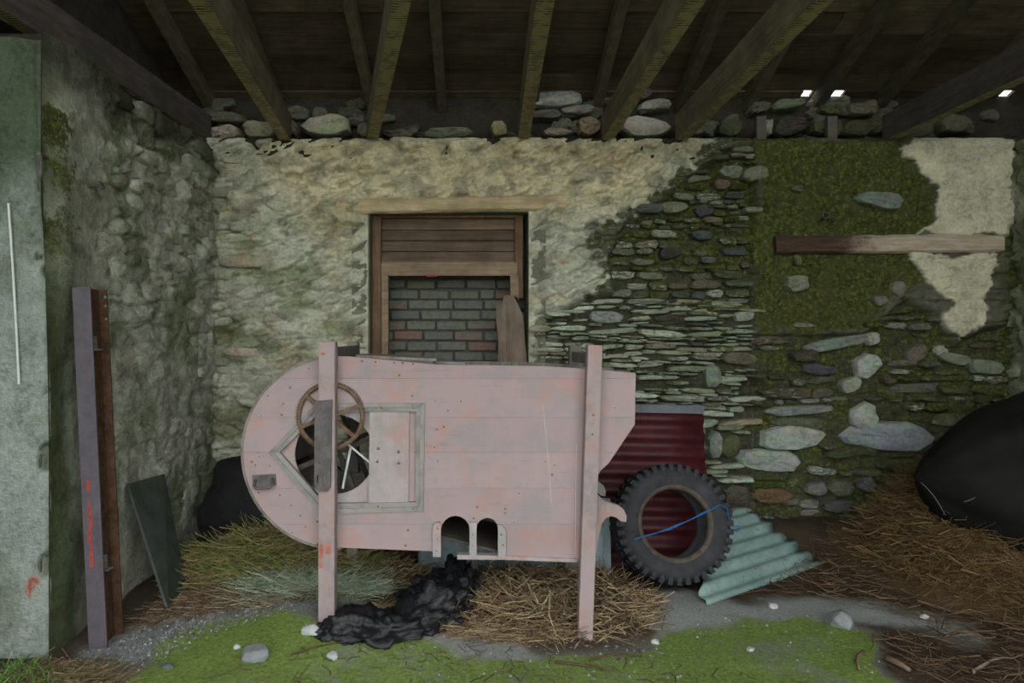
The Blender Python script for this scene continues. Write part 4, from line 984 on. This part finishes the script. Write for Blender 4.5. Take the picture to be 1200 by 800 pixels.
for (s0, a0, s1, a1) in ((.40, 285, .72, 262), (.46, 280, .80, 246), (.50, 262, .56, 232), (.44, 255, .50, 225), (.16, 290, .19, 280), (.02, 300, .13, 330)):
    pp = []
    for t_ in np.linspace(0, 1, 9):
        s = s0 + (s1 - s0) * t_; a = math.radians(a0 + (a1 - a0) * t_ - 0); h = .76 * (1 - math.exp(-((s / .52)**.86)))
        a2 = math.radians(180) + (math.radians(a0 + (a1 - a0) * t_) - math.radians(270))
        a2 = -(math.radians(a0 + (a1 - a0) * t_ - 270)) ; ca, sa = math.cos(a2), math.sin(a2)
        r = 1 + .03 * math.sin(5 * a2 + s * 9) + .02 * math.sin(11 * a2 - s * 6) + .002
        pp.append(tip + axd * s + up * (h * sa * r) + sd * (h * .85 * ca * r) - sh.location)
    mb.tube(pp, .0016, 4)
mb.build('scuff_mark', M_CHIP, sh)

# ================================================================== STRAW, HAY, GRASS, NETTING
def straws(name, n, sampler, lr, wr, pal, seed, label, cat, lift=.5, droop=.3, flat=.25, kind='stuff', anis=None):
    rng = np.random.default_rng(seed); P, base = sampler(rng, n); n = len(P)
    az = rng.uniform(0, 2 * math.pi, n)
    if anis is not None: az = anis[0] + rng.normal(0, anis[1], n)
    el = rng.normal(flat * .3, flat, n); L = rng.uniform(lr[0], lr[1], n); wd_ = rng.uniform(wr[0], wr[1], n)
    D = np.stack([np.cos(az) * np.cos(el), np.sin(az) * np.cos(el), np.sin(el)], -1)
    S = np.stack([-np.sin(az), np.cos(az), np.zeros(n)], -1); Un = np.cross(D, S)
    bend = rng.uniform(-1, 1, n)[:, None] * S * (L * droop)[:, None] + rng.uniform(-.6, .2, n)[:, None] * np.array([0, 0, 1.]) * (L * droop)[:, None]
    V = np.zeros((n, 9, 3)); base_off = P
    for i, t_ in enumerate((0, .5, 1)):
        c_ = base_off + D * (L * (t_ - .5))[:, None] + bend * (4 * t_ * (1 - t_) - .5)
        w_ = (wd_ * (1 if t_ < .9 else .5))[:, None]
        V[:, i * 3] = c_ + S * w_; V[:, i * 3 + 1] = c_ - S * w_ * .5 + Un * w_ * .87; V[:, i * 3 + 2] = c_ - S * w_ * .5 - Un * w_ * .87
    zmin = base(V[:, :, 0].ravel(), V[:, :, 1].ravel()).reshape(n, 9) + .002
    V[:, :, 2] = np.maximum(V[:, :, 2], zmin)
    o9 = np.arange(n)[:, None, None] * 9
    fq = np.array([[0, 1, 4, 3], [1, 2, 5, 4], [2, 0, 3, 5], [3, 4, 7, 6], [4, 5, 8, 7], [5, 3, 6, 8]])[None]
    Q = (o9 + fq).reshape(-1, 4); pal = np.array(pal); ci = pal[rng.integers(0, len(pal), n)] * rng.uniform(.7, 1.25, n)[:, None]
    me = fast_mesh(name, V.reshape(-1, 3), Q, False, {'col': np.repeat(ci, 9, 0)})
    o = link(name, me, M_ATTR); return tag(o, label, cat, kind=kind)
def poly_sampler(poly, zthick, hf=gz):               # polygon on the ground given in plan
    P2 = np.array(poly)
    def f(rng, n):
        out = np.zeros((0, 2))
        while len(out) < n:
            c_ = rng.uniform(P2.min(0), P2.max(0), (n * 2, 2)); sd_ = sdf(poly, c_[:, 0], c_[:, 1]); keep_ = sd_ > -.02 + .10 * (rng.random(n * 2) - .4)
            out = np.vstack([out, c_[keep_]])
        out = out[:n]; z = hf(out[:, 0], out[:, 1]) + rng.uniform(0, 1, n)**1.5 * zthick * np.clip(.3 + sdf(poly, out[:, 0], out[:, 1]) / .15, .1, 1)
        return np.column_stack([out, z]), hf
    return f
STRAW = [(.36, .27, .15), (.28, .19, .10), (.17, .11, .065), (.42, .34, .21), (.11, .075, .045)]
HAYC = [(.125, .078, .032), (.17, .108, .046), (.085, .052, .023), (.21, .14, .062)]
def gp_(*pts): return [tuple(G(x, y)[:2]) for x, y in pts]
straws('straw_litter', 3400, poly_sampler(gp_((500, 742), (545, 690), (600, 676), (700, 678), (770, 715), (765, 735), (690, 752), (640, 756), (560, 745)), .09), (.07, .26), (.0015, .0034), STRAW, 1, 'tangled dry straw on the ground under the right end of the pink machine', 'straw', flat=.32)
straws('straw_litter', 900, poly_sampler(gp_((430, 735), (500, 735), (640, 752), (600, 758), (480, 744)), .02), (.08, .28), (.0015, .003), STRAW, 2, 'thin scatter of loose straw along the front edge of the moss', 'straw', flat=.08, anis=(0.05, .5))
straws('straw_litter', 1500, poly_sampler(gp_((150, 740), (205, 705), (380, 690), (400, 725), (330, 728), (230, 730)), .03), (.06, .22), (.0012, .0028), [(.20, .14, .085), (.13, .09, .06), (.30, .22, .13)], 3, 'brown straw and rubbish between the green board and the left post', 'straw', flat=.12)
straws('straw_litter', 1100, poly_sampler(gp_((0, 792), (40, 778), (110, 776), (150, 792), (120, 830), (0, 830)), .02), (.05, .18), (.0012, .0026), [(.27, .20, .11), (.20, .14, .09), (.16, .15, .07)], 4, 'short dry straw at the foot of the concrete pier', 'straw', flat=.15)
straws('straw_litter', 1100, poly_sampler(gp_((850, 700), (925, 660), (1000, 625), (1080, 640), (1210, 730), (1250, 820), (1080, 810), (1010, 745), (1110, 735), (960, 695)), .03), (.06, .24), (.0012, .0030), [(.12, .075, .042), (.07, .045, .028), (.20, .135, .075)], 5, 'dark brown straw and earth between the teal sheet and the hay heap', 'straw', flat=.14)
def hay_h(x, y):                                       # the heap sags under the cover that lies on it
    x = np.asarray(x, float); y = np.asarray(y, float); s = np.clip((x - 2.42) / .985, 0, None); g = gz(x, y)
    h = .76 * (1 - np.exp(-((s / .52)**.86))) + 1e-6; dy = (y - 4.02 + .03 * s) / (.85 * h)
    zl = .58 - .085 * s - h * np.sqrt(np.clip(1 - dy**2, 0, 1)) + .05
    zz = heap_h(x, y)
    return np.where(np.abs(dy) < 1, np.minimum(zz, np.maximum(g, zl)), zz)
def heap_h(x, y):
    return gz(x, y) + .60 * np.exp(-((x - 3.05) / .60)**4 - (np.abs(y - 4.22) / .50)**3) * (1 + .10 * (fbm(np.asarray(x) * 5, np.asarray(y) * 5, 121) - .5))
xs = np.arange(1.95, 3.55, .03); ys = np.arange(3.1, 4.9, .03); X, Y = np.meshgrid(xs, ys); Zh = hay_h(X, Y) - .012
me = fast_mesh('hay_heap', np.stack([X, Y, Zh], -1), grid_quads(*X.shape), True, {'col': np.tile((.10, .066, .032), (X.size, 1))})
hay = tag(link('hay_heap', me, M_ATTR), 'heap of brown hay piled under the black cover', 'hay')
o = straws('stalk', 7500, poly_sampler([(2.28, 4.0), (2.45, 3.65), (2.7, 3.4), (3.5, 3.3), (3.5, 4.7), (2.7, 4.75), (2.3, 4.5)], .05, hay_h), (.07, .26), (.0013, .0030), HAYC, 6, None, None, flat=.35)
o.parent = hay
def gl_h(x, y): return gz(x, y) + .04 * np.exp(-((np.asarray(x) + 1.1) / .4)**2 - ((np.asarray(y) - 4.05) / .22)**2)
straws('dry_grass', 4200, poly_sampler([(-1.62, 4.1), (-1.5, 3.75), (-1.0, 3.80), (-.60, 3.75), (-.45, 4.0), (-.65, 4.25), (-1.1, 4.3)], .12, gl_h), (.12, .34), (.0012, .0024), [(.17, .20, .045), (.27, .25, .09), (.12, .17, .04), (.33, .25, .13), (.22, .16, .08), (.16, .11, .06)], 7, 'heap of yellow green grass lying under the drum of the machine', 'grass', flat=.30, droop=.5, anis=(.2, .7))
straws('dry_grass', 900, poly_sampler([(-.66, 3.9), (-.52, 3.72), (-.25, 3.75), (-.15, 4.0), (-.5, 4.2)], .07), (.08, .25), (.0014, .0028), STRAW, 8, 'loose straw behind the black plastic under the machine', 'straw', flat=.3)
straws('bale_netting', 1700, poly_sampler([(-1.28, 3.74), (-1.15, 3.56), (-.85, 3.48), (-.52, 3.52), (-.46, 3.80), (-.80, 3.86)], .05), (.10, .32), (.0008, .0015), [(.30, .38, .25), (.42, .47, .36), (.17, .26, .13), (.48, .50, .40)], 9, 'pale green tangled bale netting on the ground behind the left post', 'netting', flat=.12, droop=.8, kind='thing')
straws('grass_tuft', 420, poly_sampler(gp_((-30, 800), (30, 783), (60, 800), (40, 830), (-30, 840)), .03), (.06, .15), (.0016, .0028), [(.12, .24, .05), (.09, .18, .04), (.20, .28, .09)], 10, 'fresh green grass tuft at the foot of the pier in the near corner', 'grass', flat=.7)
straws('twig_litter', 260, poly_sampler(gp_((480, 765), (760, 765), (850, 790), (1000, 800), (1000, 860), (200, 860), (260, 780)), .006), (.03, .13), (.0014, .0030), [(.07, .05, .035), (.12, .085, .055)], 12, 'small dark twigs scattered on the green moss', 'twigs', flat=.04)
# gravel
def pebbles(name, n, poly, r, pal, seed, label):
    rng = np.random.default_rng(seed); P, _ = poly_sampler(poly, .0)(rng, n)
    oc = np.array([[1, 0, 0], [0, 1, 0], [-1, 0, 0], [0, -1, 0], [0, 0, .8], [0, 0, -.5]]); tr = np.array([[0, 1, 4], [1, 2, 4], [2, 3, 4], [3, 0, 4], [1, 0, 5], [2, 1, 5], [3, 2, 5], [0, 3, 5]])
    R = r[0] + (r[1] - r[0]) * rng.random(n)**3; a = rng.uniform(0, 6.28, n); J = oc[None] * rng.uniform(.6, 1.3, (n, 6, 1)) * R[:, None, None]
    x = J[..., 0] * np.cos(a)[:, None] - J[..., 1] * np.sin(a)[:, None]; y = J[..., 0] * np.sin(a)[:, None] + J[..., 1] * np.cos(a)[:, None]
    V = np.stack([x, y, J[..., 2]], -1) + P[:, None, :]; pal = np.array(pal); ci = pal[rng.integers(0, len(pal), n)] * rng.uniform(.7, 1.2, n)[:, None]
    me = fast_mesh(name, V.reshape(-1, 3), (np.arange(n)[:, None, None] * 6 + tr[None]).reshape(-1, 3), False, {'col': np.repeat(ci, 6, 0)})
    return tag(link(name, me, M_ATTR), label, 'gravel', kind='stuff')
GR = [(.21, .215, .215), (.15, .155, .16), (.30, .30, .29), (.11, .11, .11)]
pebbles('gravel', 3200, gp_((70, 780), (200, 720), (345, 695), (410, 725), (240, 752), (120, 805)), (.003, .011), GR, 1, 'grey gravel strip running from the steel beam to the left post')
pebbles('gravel', 700, gp_((470, 750), (640, 755), (770, 745), (800, 800), (480, 800)), (.002, .010), GR, 2, 'fine gravel on the moss in front of the machine')
pebbles('gravel', 350, gp_((760, 715), (960, 700), (1160, 740), (1060, 800), (800, 790)), (.002, .009), GR, 3, 'fine grit on the pale ground in front of the teal sheet')

# stones on the floor
def GS(px, py):                                        # ground point on the uneven floor
    p = G(px, py)
    for _ in range(6): p = G(px, py, gzf(p.x, p.y))
    return p
def rock(px, py, w, h, mat, seed, label, cat='stone', dpt=.8, name='stone'):
    p = GS(px, py + h * .35); sc = p.y / F; r = w * sc / 2; hh = h * sc
    rn = random.Random(seed); bm = bmesh.new()
    for _ in range(44):
        v_ = Vector((rn.gauss(0, 1), rn.gauss(0, 1), rn.gauss(0, 1))).normalized() * rn.uniform(.85, 1.1)
        bm.verts.new((v_.x * r, v_.y * r * dpt, max(v_.z, -.5) * hh * .62))
    hl = bmesh.ops.convex_hull(bm, input=bm.verts); bmesh.ops.delete(bm, geom=[g_ for g_ in hl['geom_interior'] if isinstance(g_, bmesh.types.BMVert)], context='VERTS')
    bmesh.ops.bevel(bm, geom=list(bm.edges), offset=r * .05, segments=1, affect='EDGES')
    o = bm_obj(name, bm, mat); o.location = (p.x, p.y, gzf(p.x, p.y) + hh * .22); tag(o, label, cat)
    for pl in o.data.polygons: pl.use_smooth = False
    return o
rock(299, 764, 36, 20, M_STONE, 61, 'largest grey stone lying on the green moss at the left')
rock(365, 738, 27, 13, M_STONEW, 62, 'pale angular stone beside the left end of the black plastic', dpt=.6)
rock(390, 768, 17, 10, M_STONEW, 63, 'small whitish stone on the moss below the black plastic')
rock(986, 725, 34, 22, M_STONE, 64, 'grey rounded stone on pale ground in front of the straw, right of the teal sheet')
rock(906, 709, 12, 8, M_STONEW, 65, 'tiny pale stone just in front of the teal sheet')
rock(196, 780, 18, 7, M_STONED, 66, 'dark flat stone on the moss near the steel beam', dpt=.5)
rock(768, 751, 11, 6, M_STONEW, 67, 'tiny white stone just right of the right post foot')
rock(1083, 722, 12, 6, M_STONEW, 68, 'tiny pale stone at the foot of the hay heap')
rock(880, 760, 12, 5, M_STONEW, 69, 'flat white chip in the middle of the green moss')
rock(253 + 25, 757, 10, 6, M_STONEW, 70, 'small white chip beside the largest grey stone')
# sticks
def stick(pts, r, label, mat=M_TWIG):
    P = [GS(x, y) for x, y in pts]; P = [Vector((p.x, p.y, gzf(p.x, p.y) + r + .002)) for p in P]; base = P[0].copy(); mb = MB()
    mb.tube([p - base for p in P], [r * (1 - .5 * i / (len(P) - 1)) for i in range(len(P))], 6); o = mb.build('stick', mat, smooth=True); o.location = base; return tag(o, label, 'stick')
stick([(1012, 766), (1006, 771), (1004, 778), (1007, 787)], .009, 'short curved brown stick standing out on the moss near the dark earth', plain('pale_stick', (.20, .13, .08), .9))
stick([(1040, 776), (1055, 783), (1066, 790)], .016, 'thick broken brown stick at the edge of the dark earth', plain('brown_stick', (.22, .15, .10), .9))
stick([(650, 778), (690, 782), (720, 787)], .006, 'thin twig on the moss in front of the right post')
stick([(690, 775), (720, 768), (748, 770)], .005, 'forked twig tip crossing the moss right of the right post')
stick([(340, 769), (375, 758), (402, 754)], .004, 'long thin twig running from the largest grey stone')
stick([(1140, 790), (1162, 776), (1180, 772)], .008, 'pale stick on the dark earth in the near right corner', plain('grey_stick', (.24, .20, .16), .9))
stick([(330, 705), (365, 688), (392, 668)], .006, 'long straw-coloured stick leaning over the green netting', plain('straw_stick', (.38, .29, .17), .9))

# ================================================================== BLACK PLASTIC
spine = [(-.715, 3.20, .02, .05, .02), (-.68, 3.19, .055, .09, .06), (-.58, 3.18, .075, .12, .085), (-.46, 3.19, .07, .13, .08), (-.36, 3.22, .065, .14, .075), (-.26, 3.29, .085, .16, .09), (-.19, 3.38, .11, .16, .11), (-.13, 3.50, .12, .14, .12), (-.08, 3.62, .12, .11, .12), (-.05, 3.70, .10, .05, .05)]
SPN = np.array(spine); tt = np.linspace(0, len(spine) - 1, 90); S5 = np.stack([np.interp(tt, range(len(spine)), SPN[:, k_]) for k_ in range(5)], -1)
V = []; nK = 60
for i in range(len(tt)):
    c0 = S5[i, :3]; tn = S5[min(i + 2, 89), :3] - S5[max(i - 2, 0), :3]; tn[2] = 0; tn /= np.linalg.norm(tn); sd2 = np.array([-tn[1], tn[0], 0])
    for k_ in range(nK):
        a = 2 * math.pi * k_ / nK; nz = abs(float(fbm(np.array([tt[i] * 1.0 + a * .2]), np.array([a * 1.9]), 131, 4)[0]) - .5) * 2; nz2 = float(fbm(np.array([tt[i] * 3.5]), np.array([a * 4.]), 135, 4)[0]) - .5
        nz3 = abs(float(fbm(np.array([tt[i] * 7.]), np.array([a * 5. + tt[i]]), 139, 3)[0]) - .5); r = .72 + .85 * nz + .5 * nz2 + .55 * nz3; p = c0 + sd2 * math.cos(a) * S5[i, 3] * r + np.array([0, 0, math.sin(a) * S5[i, 4] * r]); V.append(p)
V = np.array(V); V[:, 2] = np.maximum(V[:, 2], gz(V[:, 0], V[:, 1]) + .003)
ii = np.arange(90 * nK).reshape(90, nK); jj = np.roll(ii, -1, 1); Q = np.stack([ii[:-1], jj[:-1], jj[1:], ii[1:]], -1).reshape(-1, 4)
base = np.array([-.4, 3.3, .02]); me = fast_mesh('plastic_sheet', V - base, Q, True)
tag(link('plastic_sheet', me, M_BAG, None, base), 'crumpled black plastic sheet lying on the ground under the machine', 'plastic')
